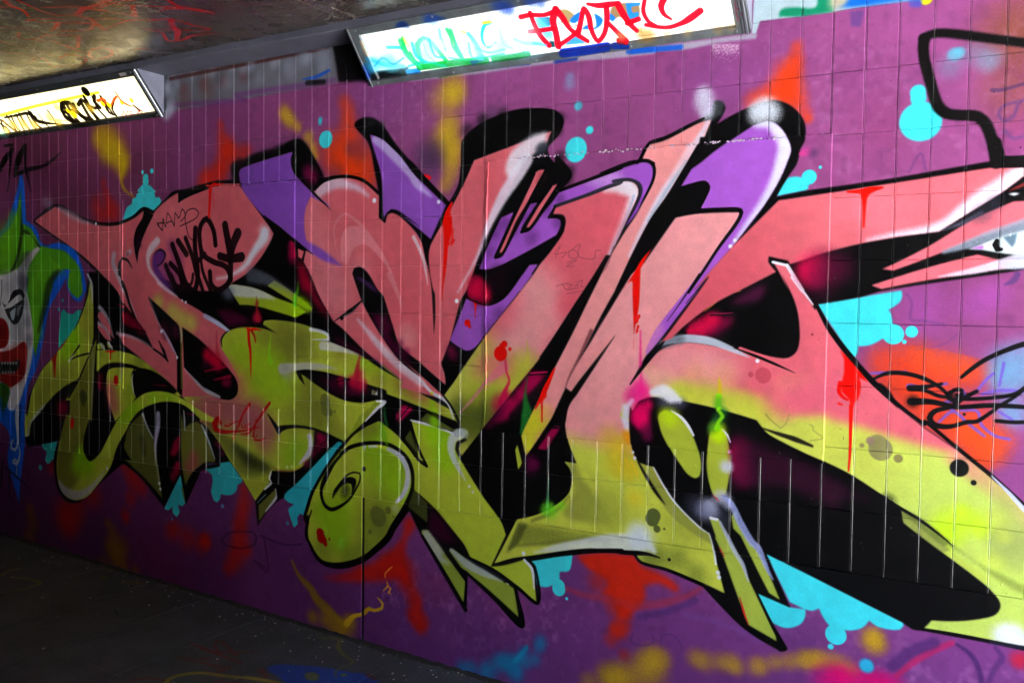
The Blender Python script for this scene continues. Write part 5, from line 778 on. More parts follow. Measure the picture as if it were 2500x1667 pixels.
    for a, w in (('A1 585,1000 590,1070 640,1130 730,1170 820,1200', [9, 9, 8, 7, 7]), ('A1 600,990 660,990 720,1060 800,1130 880,1150', [9, 11, 13, 12, 9]), ('A1 620,1080 700,1060 720,1110', 7), ('A1 745,1010 780,960 830,1010 880,1080 960,1160', [8, 9, 12, 9, 6]), ('A1 800,930 850,1020 900,1040', 8),
                 ('A1 900,920 900,980 950,1030 900,1040', [8, 9, 10, 5]), ('A1 960,930 1000,1000 1040,1080 1105,1110', [7, 9, 7, 4]), ('A1 1110,1110 1070,1050 1090,950', 5), ('A1 40,1130 150,1110 260,1090 330,1130', [4, 5, 6, 12]), ('A1 290,1090 330,1150 430,1180 660,1200', [12, 9, 4, 3]),
                 ('A1 0,1150 60,1290 140,1310', 4), ('A1 100,1110 160,1230 240,1300', 4), ('A1 180,1090 230,1180 300,1270', 5), ('A1 240,1080 310,1200 370,1270', 4), ('A1 450,1060 500,1130 560,1230', 4), ('A1 620,1110 720,1200', 5)): c.L(a, np.atleast_1d(w)*1.25, Kk, 1.4, .95)
    for a_, w_ in (('A1 0,1190 60,1230 120,1300', 6), ('A1 60,1110 110,1180 170,1290', 6), ('A1 150,1100 190,1180 250,1290', 5), ('A1 270,1070 300,1130 350,1200 420,1250', 8), ('A1 380,1120 440,1200 500,1240', 4), ('A1 640,1010 690,1100 770,1190', 11), ('A1 700,1000 740,1080 850,1180', 10), ('A1 820,960 870,1060 930,1150', 11), ('A1 590,1040 620,1130 720,1190', 9), ('A1 880,930 930,1040 1010,1130', 7), ('A1 1000,960 1040,1040 1080,1100', 6)): c.L(a_, w_, Kk, 1.6, .9)
    c.L('A1 20,1160 120,1240 210,1290', 8, (60, 40, 10), 2, .85); c.L('A1 600,1010 680,1140 760,1190', 13, Kk, 2, .9); c.L('A1 770,980 850,1120 890,1170', 12, Kk, 2, .9)
    c.S('A1 120,1200 220,1190 330,1200 60,1260 470,1130 560,1180 700,1050 860,1040', [14, 16, 14, 12, 14, 14, 14, 14], (236, 196, 60), .6)
    for a in ('A1 20,1130 90,1290', 'A1 120,1120 210,1280', 'A1 200,1110 280,1260', 'A1 260,1130 330,1260', 'A1 340,1060 400,1150', 'A1 470,1150 640,1160'): c.L(a, 3.5, (170, 150, 90), 2, .8)
    c.L('A1 1100,885 1150,960 1200,1000 1260,1025', [4, 6, 7, 3], (200, 60, 10), 1.6, .95); c.L('A1 1110,930 1080,970 1060,1010', [6, 5, 4], (200, 60, 10), 1.5); c.L('A1 930,970 980,950 1010,990', [8, 7, 5], (230, 70, 20), 2)
    c.D('A1 980,1000 1040,1010 1160,990 1255,965 700,1100 645,1065', [7, 7, 5, 6, 10, 6], (246, 190, 20), 2); c.L('A1 1270,1010 1330,1060', [5, 8], (60, 10, 10), 1.5)
    for a in ('A1 1160,1120 1180,1070 1200,1110 1220,1065 1240,1110', 'A1 1260,1070 1240,1075 1250,1100 1275,1095', 'A1 1290,1055 1330,1075 1310,1090', 'A1 1330,1070 1360,1060 1350,1085'): c.L(a, 2, (190, 30, 60), .8, .9)
    c.S('A1 0,1270 50,1290', [14, 12], (150, 230, 220), .7); c.D('A1 815,880', 13, (6, 6, 6), 2); c.L('A1 800,1215 880,1215', 9, (8, 8, 8), 2)
paint_lamps()
def paint_floor():
    c = FLC
    c.L('E1 1740,1600 1800,1520 1950,1470 2150,1455 2352,1480 E2 200,1480 500,1510 700,1540 900,1580', [14, 16, 17, 15, 16, 17, 17, 15, 12], (150, 132, 34), 2.5, .85)
    c.F('E2 700,1400c 800,1370 1000,1375 1250,1390 1450,1420 1600,1450 1750,1470 1900,1540c 1800,1650 1000,1620 800,1480 720,1440', (18, 62, 168), 4, .9); c.F('E2 1100,1470c 1180,1450 1260,1480 1250,1530 1130,1530', (116, 116, 50), 3, .9); c.D('E2 1520,1480', 8, (110, 120, 60), 3)
    c.L('E2 1250,1080 1480,1110 1460,1180 1520,1270 1620,1340 1500,1400 1430,1450 1440,1500', [8, 14, 12, 10, 12, 7, 6, 5], (112, 108, 40), 3, .75)
    for a, w in (('E2 0,1200 150,1250 300,1300 430,1350', 8), ('E2 170,1110 150,1170 200,1230 300,1240 600,1230', 8), ('E2 210,1110 300,1190 380,1270', 8), ('E2 0,1300 100,1310', 9), ('E2 200,1440 300,1400', 14), ('E2 160,1540 300,1550 440,1568', 10), ('E1 2050,1150 2200,1200 2352,1260', 8), ('E1 1900,1290 2100,1330 2352,1400', 9), ('E1 1400,1530 1600,1510 1740,1530', 9), ('E2 640,1420 700,1500', 14), ('E2 1780,1480 1850,1520', 14)): c.L(a, w, (110, 26, 26), 3, .75)
    c.L('E1 0,430 100,370 250,350', [7, 8, 3], (130, 110, 24), 3, .8); c.L('E1 120,440 260,450 400,480 430,500 300,540 150,580 0,600', [7, 8, 7, 7, 4, 4, 4], (130, 118, 30), 2.5, .8)
    c.S('E1 1250,350 1350,490 1450,500 1100,440 1200,360', [14, 12, 14, 10, 16], (130, 106, 24), .6); c.L('E1 1220,780 1250,840 1350,860 1450,830', 4, (30, 30, 30), 2)
    r = np.random.default_rng(3)
    for i in range(520):
        x, y = r.integers(3, c.W-4), r.integers(3, c.H-4); c.im[y:y+int(r.integers(1, 3)), x:x+int(r.integers(1, 4))] *= r.choice([.4, .6, 1.7, 2.2])
    np.clip(c.im, 0, 1, out=c.im)
paint_floor()
def paint_ceiling():
    c = CLC; R_ = (190, 14, 10)
    for a, w in (('A1 -100,60 60,70 160,70', 5), ('A1 30,0 110,60 230,110 280,165', [8, 8, 9, 7]), ('A1 160,0 290,60 400,110 560,150 730,150 860,190 1050,180 1200,195 1500,190', [7, 6, 6, 6, 7, 6, 5, 5, 4]), ('A1 400,75 550,70 700,65 860,70 1050,0', [4, 5, 6, 12, 12]), ('A1 740,150 790,90 950,100 1200,140 1350,140', [12, 12, 6, 5, 4]),
                 ('A1 950,80 1100,30 1300,0', 6), ('A1 1270,60 1290,160', 10), ('A1 1100,50 1300,55 1500,65 1700,75 2040,130', [5, 5, 5, 9, 6]), ('A1 1600,0 1700,60 1900,95 2050,130', [8, 9, 8, 7]), ('A1 1500,110 1620,85 1740,90', [4, 7, 7]),
                 ('A1 250,205 350,185 640,185', [7, 5, 4]), ('A1 270,190 400,215 700,220 900,235 870,280 700,300 480,295', [5, 6, 6, 8, 7, 6, 5]), ('A1 480,295 540,260 560,220', [5, 9, 9]), ('A1 1000,290 1200,210 1500,195 1640,190 1830,240 2010,285 1600,290 1350,280', [4, 5, 5, 8, 6, 5, 5, 3]), ('A1 1640,190 1640,240 1700,300 1690,390', [10, 12, 12, 8]),
                 ('A1 1400,290 1560,320 1600,390 1740,385 1850,345 2000,325 2160,335', [4, 5, 7, 9, 6, 5, 2]), ('A1 0,270 150,260 400,310 480,350', [3, 3, 4, 4]), ('A1 180,310 170,350 250,380 360,370 430,345', [6, 7, 7, 6, 4]), ('A1 400,350 580,335 700,345 750,350 740,460', [4, 6, 5, 8, 8]), ('A1 300,400 500,400 700,470 850,540', [4, 5, 6, 5]), ('A1 850,500 900,470 1020,465 1080,510 1000,560 880,560 850,500', 7),
                 ('A1 290,600 340,560 440,580 480,630', 6), ('A1 560,560 640,530 760,540 830,570 780,610 640,630 500,640', 6), ('A1 1300,470 1420,465', 7), ('A1 0,400 120,420 250,440', 5), ('A1 0,500 200,520 400,560', 5), ('A1 860,180 1000,290', 10), ('A1 340,520 430,500 500,540', 4)): c.L(a, np.atleast_1d(w)*1.5, R_, 1.6, .95)
    c.L('A2 830,-20 1000,50 1150,110 1300,160', [5, 4, 3, 1], (180, 168, 150), 1.2, .9)
    np.clip(c.im, 0, 1, out=c.im)
paint_ceiling()
# ================================================================ materials
def make_image(name, arr, alpha=None):
    H_, W_ = arr.shape[:2]
    im = bpy.data.images.new(name, W_, H_, alpha=True); im.alpha_mode = 'CHANNEL_PACKED'
    px = np.ones((H_, W_, 4), np.float32); px[..., :3] = np.clip(arr, 0, 1)
    if alpha is not None: px[..., 3] = alpha
    im.pixels.foreach_set(px.ravel()); im.update(); im.pack()
    return im
class NT:
    def __init__(s, name):
        s.m = bpy.data.materials.new(name); s.m.use_nodes = True; s.t = s.m.node_tree
        s.b = s.t.nodes["Principled BSDF"]
    def n(s, typ, **kw):
        q = s.t.nodes.new('ShaderNode'+typ)
        for k, v in kw.items():
            if k.startswith('i_'): q.inputs[int(k[2:]) if k[2:].isdigit() else k[2:].replace('_', ' ')].default_value = v
            else: setattr(q, k, v)
        return q
    def l(s, a, b): s.t.links.new(a, b)
    def math(s, op, a, b=None, c=None):
        q = s.t.nodes.new('ShaderNodeMath'); q.operation = op
        for i, v in enumerate((a, b, c)):
            if v is None: continue
            if hasattr(v, 'links'): s.l(v, q.inputs[i])
            else: q.inputs[i].default_value = v
        return q.outputs[0]
    def mix(s, f, a, b, blend='MIX'):
        q = s.t.nodes.new('ShaderNodeMix'); q.data_type = 'RGBA'; q.blend_type = blend
        for sock, v in ((q.inputs[0], f), (q.inputs[6], a), (q.inputs[7], b)):
            if hasattr(v, 'links'): s.l(v, sock)
            else: sock.default_value = v if not isinstance(v, tuple) or len(v) == 4 else (*v, 1)
        return q.outputs[2]
    def pos(s): return s.n('NewGeometry').outputs['Position']
    def noise(s, vec, scale, detail=3, rough=.55):
        q = s.n('TexNoise'); q.inputs['Scale'].default_value = scale; q.inputs['Detail'].default_value = detail; q.inputs['Roughness'].default_value = rough
        s.l(vec, q.inputs['Vector']); return q.outputs[0]
    def ramp(s, v, pts):
        q = s.n('ValToRGB'); s.l(v, q.inputs[0]); e = q.color_ramp.elements
        while len(e) < len(pts): e.new(.5)
        for i, (p, c) in enumerate(pts): e[i].position = p; e[i].color = (*c, 1) if isinstance(c, tuple) else (c, c, c, 1)
        return q.outputs[0]
    def bump(s, h, strength, dist, prev=None):
        q = s.n('Bump'); q.inputs['Strength'].default_value = strength; q.inputs['Distance'].default_value = dist; s.l(h, q.inputs['Height'])
        if prev is not None: s.l(prev, q.inputs['Normal'])
        return q.outputs[0]
    def set(s, **kw):
        for k, v in kw.items():
            i = s.b.inputs[k.replace('_', ' ')]
            if hasattr(v, 'links'): s.l(v, i)
            else: i.default_value = v
def srgb(*c): return tuple(((v/255)/12.92 if v/255 <= .04045 else ((v/255+.055)/1.055)**2.4) for v in c)
def plane_uv(N, ax, ay, sx, sy, ox, oy):
    sep = N.n('SeparateXYZ'); N.l(N.pos(), sep.inputs[0])
    cmb = N.n('CombineXYZ')
    N.l(N.math('MULTIPLY_ADD', sep.outputs[ax], sx, ox), cmb.inputs[0]); N.l(N.math('MULTIPLY_ADD', sep.outputs[ay], sy, oy), cmb.inputs[1])
    return cmb.outputs[0]
def image_node(N, img, uv):
    q = N.n('TexImage'); q.image = img; q.extension = 'CLIP'; q.interpolation = 'Cubic'; N.l(uv, q.inputs[0]); return q
def edge_alpha(c, m, sides='lrtb'):
    a = np.ones((c.H, c.W), np.float32); x = np.arange(c.W); y = np.arange(c.H)[:, None]
    if 'l' in sides: a = a*np.clip(x/m, 0, 1)
    if 'r' in sides: a = a*np.clip((c.W-1-x)/m, 0, 1)
    if 't' in sides: a = a*np.clip((c.H-1-y)/m, 0, 1)
    if 'b' in sides: a = a*np.clip(y/m, 0, 1)
    return a
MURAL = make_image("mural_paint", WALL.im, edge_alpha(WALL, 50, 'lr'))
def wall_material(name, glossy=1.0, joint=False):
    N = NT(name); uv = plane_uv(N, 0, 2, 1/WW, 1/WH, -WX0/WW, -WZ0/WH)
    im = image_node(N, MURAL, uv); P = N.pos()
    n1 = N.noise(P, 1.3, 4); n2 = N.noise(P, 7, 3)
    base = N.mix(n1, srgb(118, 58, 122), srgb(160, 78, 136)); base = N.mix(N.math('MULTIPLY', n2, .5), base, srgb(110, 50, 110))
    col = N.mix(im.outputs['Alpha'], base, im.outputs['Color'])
    dirt = N.noise(P, 30, 4, .7); col = N.mix(1.0, col, N.ramp(dirt, [(.3, .93), (.6, 1.0)]), 'MULTIPLY')
    fine = N.noise(P, 420, 2); mid = N.noise(P, 55, 3); big = N.noise(P, 9, 2)
    vor = N.n('TexVoronoi'); vor.inputs['Scale'].default_value = 34; N.l(P, vor.inputs['Vector'])
    lump = N.ramp(vor.outputs['Distance'], [(.0, 1.0), (.13, 0.0)])
    keep = N.math('GREATER_THAN', N.noise(P, 14, 2), .60); lump = N.math('MULTIPLY', lump, keep)
    b = N.bump(mid, .25, .0015); b = N.bump(fine, .16, .0006, b); b = N.bump(big, .22, .004, b); b = N.bump(lump, 1.0, .0035, b)
    rough = N.ramp(N.noise(P, 22, 4, .65), [(.25, .30), (.75, .50)])
    N.set(Base_Color=col, Roughness=rough, Normal=b, Coat_Weight=.03*glossy, Coat_Roughness=.3, Specular_IOR_Level=.17)
    if joint:
        for l_ in list(N.b.inputs['Roughness'].links): N.t.links.remove(l_)
        N.set(Roughness=.20, Specular_IOR_Level=1.0)
    return N.m
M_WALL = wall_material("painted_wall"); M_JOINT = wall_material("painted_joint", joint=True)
def canvas_material(name, c, uvargs, kind):
    N = NT(name); img = make_image(name+"_paint", c.im, edge_alpha(c, 6)); P = N.pos(); im = image_node(N, img, plane_uv(N, *uvargs))
    ground = {'floor': (66, 68, 71), 'ceiling': (64, 56, 47)}[kind]
    col = N.mix(im.outputs['Alpha'], srgb(*ground), im.outputs['Color'])
    if kind == 'floor':
        g = N.noise(P, 5, 5, .65); col = N.mix(1.0, col, N.ramp(g, [(.3, .62), (.7, 1.25)]), 'MULTIPLY')
        f = N.noise(P, 160, 3); col = N.mix(N.ramp(f, [(.62, 0.0), (.72, .35)]), col, srgb(150, 150, 146)); col = N.mix(N.ramp(f, [(.3, .5), (.42, 0.0)]), col, srgb(24, 24, 24))
        b = N.bump(N.noise(P, 120, 4), .5, .003); b = N.bump(N.noise(P, 8, 3), .3, .006, b)
        N.set(Base_Color=col, Roughness=.78, Normal=b)
    else:
        g = N.noise(P, 2.2, 6, .7); col = N.mix(1.0, col, N.ramp(g, [(.3, .6), (.7, 1.15)]), 'MULTIPLY')
        mp = N.n('Mapping'); mp.inputs['Scale'].default_value = (1, 2.2, 1); N.l(P, mp.inputs[0])
        f = N.noise(mp.outputs[0], 46, 4, .7); zone = N.ramp(N.noise(P, 1.6, 3), [(.42, 0.0), (.55, 1.0)])
        flake = N.math('MULTIPLY', N.ramp(f, [(.56, 0.0), (.62, 1.0)]), zone)
        col = N.mix(N.math('MULTIPLY', flake, .42), col, srgb(206, 194, 182))
        b = N.bump(flake, .2, .001); b = N.bump(N.noise(P, 30, 4), .2, .002, b); b = N.bump(N.noise(P, 3, 2), .06, .02, b)
        N.set(Base_Color=col, Roughness=N.ramp(N.noise(P, 12, 4), [(.3, .16), (.7, .34)]), Normal=b, Specular_IOR_Level=.6)
    return N.m
M_FLOOR = canvas_material("paved_floor", FLC, (0, 1, 350/FLC.W, 350/FLC.H, .4*350/FLC.W, 1.65*350/FLC.H), 'floor')
M_CEIL = canvas_material("ceiling_concrete", CLC, (0, 1, 250/CLC.W, 250/CLC.H, 2.0*250/CLC.W, 3.0*250/CLC.H), 'ceiling')
def plain(name, col, rough=.6, bumps=((60, .3, .002),), metal=0.0, var=.25, spec=.5):
    N = NT(name); P = N.pos(); n = N.noise(P, 6, 5, .65)
    c = N.mix(1.0, srgb(*col), N.ramp(n, [(.3, 1-var), (.7, 1+var)]), 'MULTIPLY'); b = None
    for sc, st, ds in bumps: b = N.bump(N.noise(P, sc, 4), st, ds, b)
    N.set(Base_Color=c, Roughness=rough, Metallic=metal, Specular_IOR_Level=spec)
    if b is not None: N.set(Normal=b)
    return N.m
M_LEDGE = plain("grey_painted_concrete", (90, 91, 104), .6, ((90, .4, .002), (15, .3, .004)))
M_ASPH = plain("outdoor_paving", (174, 174, 174), .9); M_GREY = plain("soot_grey_concrete", (60, 58, 56), .8)
M_OPP = plain("opposite_wall_paint", (58, 48, 60), .5, ((40, .3, .003),), var=.5)
M_DARK = plain("joint_filler", (14, 14, 16), .7, ()); M_STEEL = plain("worn_steel", (140, 144, 150), .32, ((200, .2, .001),), .7)
M_GRASS = plain("grass_bank", (58, 84, 40), 1.0, ((40, .8, .03),), var=.5); M_BITS = plain("litter", (190, 186, 178), .8, ()); M_GRIT = plain("grit", (90, 86, 80), .9, ())
def lamp_materials(name, c, x0, warm, strength, metal_col):
    img = make_image(name+"_paint", c.im)
    P_ = c.ppm
    def uvn(N):
        sep = N.n('SeparateXYZ'); N.l(N.pos(), sep.inputs[0]); cmb = N.n('CombineXYZ')
        N.l(N.math('MULTIPLY_ADD', sep.outputs[0], P_/c.W, -x0*P_/c.W), cmb.inputs[0])
        a = N.math('MULTIPLY', sep.outputs[1], float(_dir[1])); b = N.math('MULTIPLY_ADD', sep.outputs[2], float(_dir[2]), -ZB*float(_dir[2]))
        N.l(N.math('MULTIPLY', N.math('ADD', a, b), P_/c.H), cmb.inputs[1]); return cmb.outputs[0]
    N = NT(name+"_frame"); im = image_node(N, img, uvn(N)); im.extension = 'EXTEND'; P = N.pos()
    col = N.mix(1.0, im.outputs[0], N.ramp(N.noise(P, 14, 5, .7), [(.3, .55), (.7, 1.2)]), 'MULTIPLY')
    N.set(Base_Color=col, Roughness=.42, Specular_IOR_Level=.5, Normal=N.bump(N.noise(P, 70, 4), .3, .0015)); F_ = N.m
    N = NT(name+"_diffuser"); im = image_node(N, img, uvn(N)); im.extension = 'EXTEND'
    tint = N.mix(1.0, im.outputs[0], (*warm, 1), 'MULTIPLY')
    N.set(Base_Color=im.outputs[0], Roughness=.25, Emission_Color=tint, Emission_Strength=strength)
    return F_, N.m
LAMP = 1/2**EXPO
M_LR = lamp_materials("lamp_right", LRC, LRX0, (1, .985, .93), 1.2*LAMP, None)
M_LL = lamp_materials("lamp_left", LLC, LLX0, (1, .86, .52), 2.6*LAMP, None)
N_ = NT("lamp_plain_diffuser"); N_.set(Base_Color=(.8, .8, .75, 1), Emission_Color=(1, .95, .8, 1), Emission_Strength=1.0*LAMP, Roughness=.3); M_LP = N_.m
M_HOUS = plain("lamp_housing_paint", (128, 130, 146), .4, ((60, .3, .0015),))
# ================================================================ mesh helpers
def mesh_obj(name, bm_or_data, mat, parent=None, loc=None):
    if isinstance(bm_or_data, bmesh.types.BMesh):
        me = bpy.data.meshes.new(name); bm_or_data.normal_update(); bm_or_data.to_mesh(me); bm_or_data.free()
    else:
        me = bpy.data.meshes.new(name); me.from_pydata(*bm_or_data[:1], [], bm_or_data[1]); me.update()
    me.materials.append(mat)
    o = bpy.data.objects.new(name, me); COL.objects.link(o)
    if parent: o.parent = parent
    if loc: o.location = loc
    return o
def tag(o, label=None, cat=None, group=None, kind=None):
    for k, v in (('label', label), ('category', cat), ('group', group), ('kind', kind)):
        if v: o[k] = v
    return o
def empty(name, loc=(0, 0, 0)):
    o = bpy.data.objects.new(name, None); o.location = loc; o.empty_display_size = .1; COL.objects.link(o); return o
def box(bm, x0, y0, z0, x1, y1, z1, bev=0):
    r = bmesh.ops.create_cube(bm, size=1)
    for v in r['verts']:
        v.co = Vector(((x0+x1)/2+v.co.x*(x1-x0), (y0+y1)/2+v.co.y*(y1-y0), (z0+z1)/2+v.co.z*(z1-z0)))
    if bev: bmesh.ops.bevel(bm, geom=list({e for v in r['verts'] for e in v.link_edges}), offset=bev, segments=1, affect='EDGES', profile=.5)
def boxobj(name, b, mat, parent=None, bev=0):
    bm = bmesh.new(); box(bm, *b, bev=bev); return mesh_obj(name, bm, mat, parent)
rnd = random.Random(7)
# ================================================================ the tiled wall
def Xk(k):
    t = (k-25)/25; return 0.1003*(k+.9997*t*t-1.0306*t**3)
def Zr(r):
    t = (r-4.5)/4.5; return .2*((9-r)-.0211*t*t+.0358*t**3)+ZO
def Xc(k):   # beyond the surveyed columns the tiles carry on at their mean width
    if k < -3: return Xk(-3)+(k+3)*.094
    if k > 52: return Xk(52)+(k-52)*.097
    return Xk(k)
wall = empty("tiled_wall"); tag(wall, "long tiled underpass wall covered by the pink and lime lettering mural on purple", "wall")
XL, XR = -7.0, 7.4
TH = .006
bm = bmesh.new(); box(bm, XL, 0, -.2, XR, .3, ZT+.3); mesh_obj("tile_bed", bm, M_WALL, wall)
def tile_mesh(name, w, h, bv=.0028):
    t = TH; v = [(-w/2, 0, -h/2), (w/2, 0, -h/2), (w/2, 0, h/2), (-w/2, 0, h/2)]
    m = [(a*1.0, -t+(.0040 if a > 0 else .0022), c) for a, _, c in v]
    f = [((abs(a)-(bv*1.12 if a > 0 else bv*.6))*(1 if a > 0 else -1), -t, (abs(c)-bv*.35)*(1 if c > 0 else -1)) for a, _, c in v]
    vs = v+m+f; fs = []
    for i in range(4):
        j = (i+1) % 4; fs += [(i, j, 4+j, 4+i), (4+i, 4+j, 8+j, 8+i)]
    fs.append((8, 9, 10, 11)); return vs, fs
meshes = {}
def get_tile_mesh(w, h):
    key = (round(w, 4), round(h, 3))
    if key not in meshes:
        me = bpy.data.meshes.new("tile"); vs, fs = tile_mesh("tile", key[0], key[1]); me.from_pydata(vs, [], fs); me.update(); me.materials.append(M_WALL); meshes[key] = me
    return meshes[key]
PATCH = [(3.214, 4.531, .345+ZO, 1.405+ZO), (.981, 2.206, .352+ZO, 1.387+ZO)]
cells = []
for k in range(-72, 100):
    x0, x1 = Xc(k), Xc(k+1)
    if x0 < XL or x1 > XR: continue
    for r in range(-1, 9):
        zt = TILE_TOP if r == -1 else Zr(r); zb_ = Zr(r+1)
        hid = any(x0 > a-.012 and x1 < b+.012 and zb_ > c-.012 and zt < d+.012 for a, b, c, d in PATCH)
        lamp = r == -1 and any(x0 > a-.02 and x1 < b+.02 for a, b in ((LRX0, LRX1), (LLX0, LLX1), (LRX0+2.94, LRX1+2.94)))
        if hid or lamp: continue
        xc, zc = (x0+x1)/2, (zt+zb_)/2
        d = np.array([xc, 0, zc])-CC; dep = d@AF; sx, sy = 1250+CF*(d@AR)/dep, 833.5-CF*(d@AU)/dep
        vis = dep > 0 and -12 < sx < 2530 and -30 < sy < 1700
        cells.append((0 if vis else 1, -(x1-x0)*(zt-zb_)/dep**2, x0, x1, zb_, zt))
cells.sort()
stuff_v, stuff_f = [], []
GX, GZ = .0036, .0005
for i, (inv, _, x0, x1, z0, z1) in enumerate(cells):
    w, h = x1-x0-GX, z1-z0-GZ; tx, tz = rnd.gauss(0, .0022), rnd.gauss(0, .0045); dy = -abs(rnd.gauss(0, .0005))
    if i < 300 and not inv:
        o = bpy.data.objects.new("tile", get_tile_mesh(w, h)); COL.objects.link(o); o.parent = wall
        o.location = ((x0+x1)/2, dy, (z0+z1)/2); o.rotation_euler = (tx, 0, tz)
    else:
        vs, fs = tile_mesh("t", w, h); n = len(stuff_v); R_ = Matrix.Rotation(tz, 3, 'Z') @ Matrix.Rotation(tx, 3, 'X')
        for v in vs:
            q = R_ @ Vector(v); stuff_v.append((q.x+(x0+x1)/2, q.y+dy, q.z+(z0+z1)/2))
        fs_ = [tuple(n+a for a in f) for f in fs]; stuff_f += fs_
o = mesh_obj("tile_field", (stuff_v, stuff_f), M_WALL, wall); o['kind'] = 'stuff'
# the paint has run together into a rounded glossy bead down every upright joint
def beads():
    r = random.Random(12); vs, fs = [], []
    for k in range(-60, 90):
        x = Xc(k)
        if x < XL+.1 or x > XR-.1: continue
        n = 70; z0, z1 = Zr(9)+.002, TILE_TOP-.002; b0 = len(vs); ph = 0; st = .75+r.random()*.5
        for i in range(n+1):
            z = z0+(z1-z0)*i/n; ph = ph*.8+r.gauss(0, .00012); wd = .0023*(.85+.3*r.random()); hh = -.0052-.0016*st*(.6+.6*r.random())+.0016*max(0, min(1, (2.0-x)/1.8))
            for t in (-1, -.45, .15, .62, 1): vs.append((x+ph+wd*t, hh+.0042*(t-.1)**2*(1 if t > 0 else .8), z))
        for i in range(n):
            for j in range(4): q = b0+i*5+j; fs.append((q, q+1, q+6, q+5))
    o = mesh_obj("paint_bead", (vs, fs), M_JOINT, wall); o['kind'] = 'stuff'
    for p in o.data.polygons: p.use_smooth = True
beads()
# smooth render patches, with ragged trowelled borders
def ragged(a, b, c, d, amp, seed):
    r = random.Random(seed); pts = []
    def run(p, q, n, am):
        ph = 0
        for i in range(n):
            t = i/n; ph = ph*.6+r.gauss(0, am); nx, nz = (q[1]-p[1]), -(q[0]-p[0]); L_ = math.hypot(nx, nz)
            pts.append((p[0]+(q[0]-p[0])*t+nx/L_*ph, p[1]+(q[1]-p[1])*t+nz/L_*ph))
    run((a, c), (b, c), 90, amp); run((b, c), (b, d), 70, amp*.3); run((b, d), (a, d), 110, amp); run((a, d), (a, c), 80, amp*.6)
    return pts
def slab(name, pts, y0, y1, bev, mat, parent):
    n = len(pts); cx = sum(p[0] for p in pts)/n; cz = sum(p[1] for p in pts)/n
    vs = [(x, y1, z) for x, z in pts]+[(x, y0+bev*.6, z) for x, z in pts]; ins = []
    for i, (x, z) in enumerate(pts):
        (xa, za), (xb, zb_) = pts[i-1], pts[(i+1) % n]; tx, tz = xb-xa, zb_-za; L_ = math.hypot(tx, tz)+1e-9
        nx, nz = -tz/L_, tx/L_
        if (cx-x)*nx+(cz-z)*nz < 0: nx, nz = -nx, -nz
        ins.append((x+nx*bev, y0, z+nz*bev))
    vs += ins; fs = []
    for i in range(n):
        j = (i+1) % n; fs += [(i, j, n+j, n+i), (n+i, n+j, 2*n+j, 2*n+i)]
    fs.append(tuple(range(2*n, 3*n))); return mesh_obj(name, (vs, fs), mat, parent)
for i, (a, b, c, d) in enumerate(PATCH): slab("render_patch", ragged(a, b, c, d, .0012, 3+i), -.0098, .001, .003, M_WALL, wall)
# vertical trowel ridges left in the patches and drips along their top edges
def ridge(name, x, z0, z1, w, seed):
    r = random.Random(seed); n = 60; vs, fs = [], []; y = -.0098
    for i in range(n+1):
        z = z0+(z1-z0)*i/n; wv = w*(.5+r.random()*.8)*min(1, 6*min(i, n-i)/n+.15); xx = x+r.gauss(0, .0009)+(.004*math.sin(i*.12)); h_ = .003+r.random()*.003
        vs += [(xx-wv, y+.001, z), (xx-wv*.3, y-h_, z), (xx+wv*.3, y-h_, z), (xx+wv, y+.001, z)]
    for i in range(n):
        for j in range(3): q = i*4+j; fs.append((q, q+1, q+5, q+4))
    return mesh_obj(name, (vs, fs), M_WALL, wall)
ridge("render_ridge", 3.232, .36+ZO, 1.40+ZO, .0045, 1); ridge("render_ridge", 1.0, .38+ZO, 1.36+ZO, .004, 2)
M_CRUMB = plain("pale_mortar", (196, 176, 196), .5, ())
def crumbs(name, x0, x1, z, n, seed, mat=M_WALL):
    r = random.Random(seed); bm = bmesh.new()
    for i in range(n):
        s = .0012+r.random()*.0026; m = Matrix.Translation((x0+(x1-x0)*r.random(), -.0095, z+r.gauss(0, .0022))) @ Matrix.Diagonal((s*(1+r.random()), s*.8, s, 1))
        bmesh.ops.create_icosphere(bm, subdivisions=1, radius=1, matrix=m)
    o = mesh_obj(name, bm, mat, wall); o['kind'] = 'stuff'
crumbs("mortar_crumbs", 3.25, 4.50, 1.405+ZO, 130, 5); crumbs("mortar_crumbs", 3.36, 4.35, 1.406+ZO, 120, 15, M_CRUMB); crumbs("mortar_crumbs", 1.28, 2.18, 1.387+ZO, 130, 6)
# plinth of smooth render below the last tile course
ZP = Zr(9)-.001
bm = bmesh.new(); JX = 2.612
for a, b in ((XL, JX-.007), (JX+.007, XR)): 
    pass
boxobj("plinth", (XL, -.0058, -.2, JX-.0075, .05, ZP), M_WALL, wall, .0015); boxobj("plinth", (JX+.0075, -.0058, -.2, XR, .05, ZP), M_WALL, wall, .0015)
bm.free(); boxobj("joint_seal", (JX-.0072, -.0010, -.15, JX+.0072, .04, ZP-.002), M_DARK, wall)
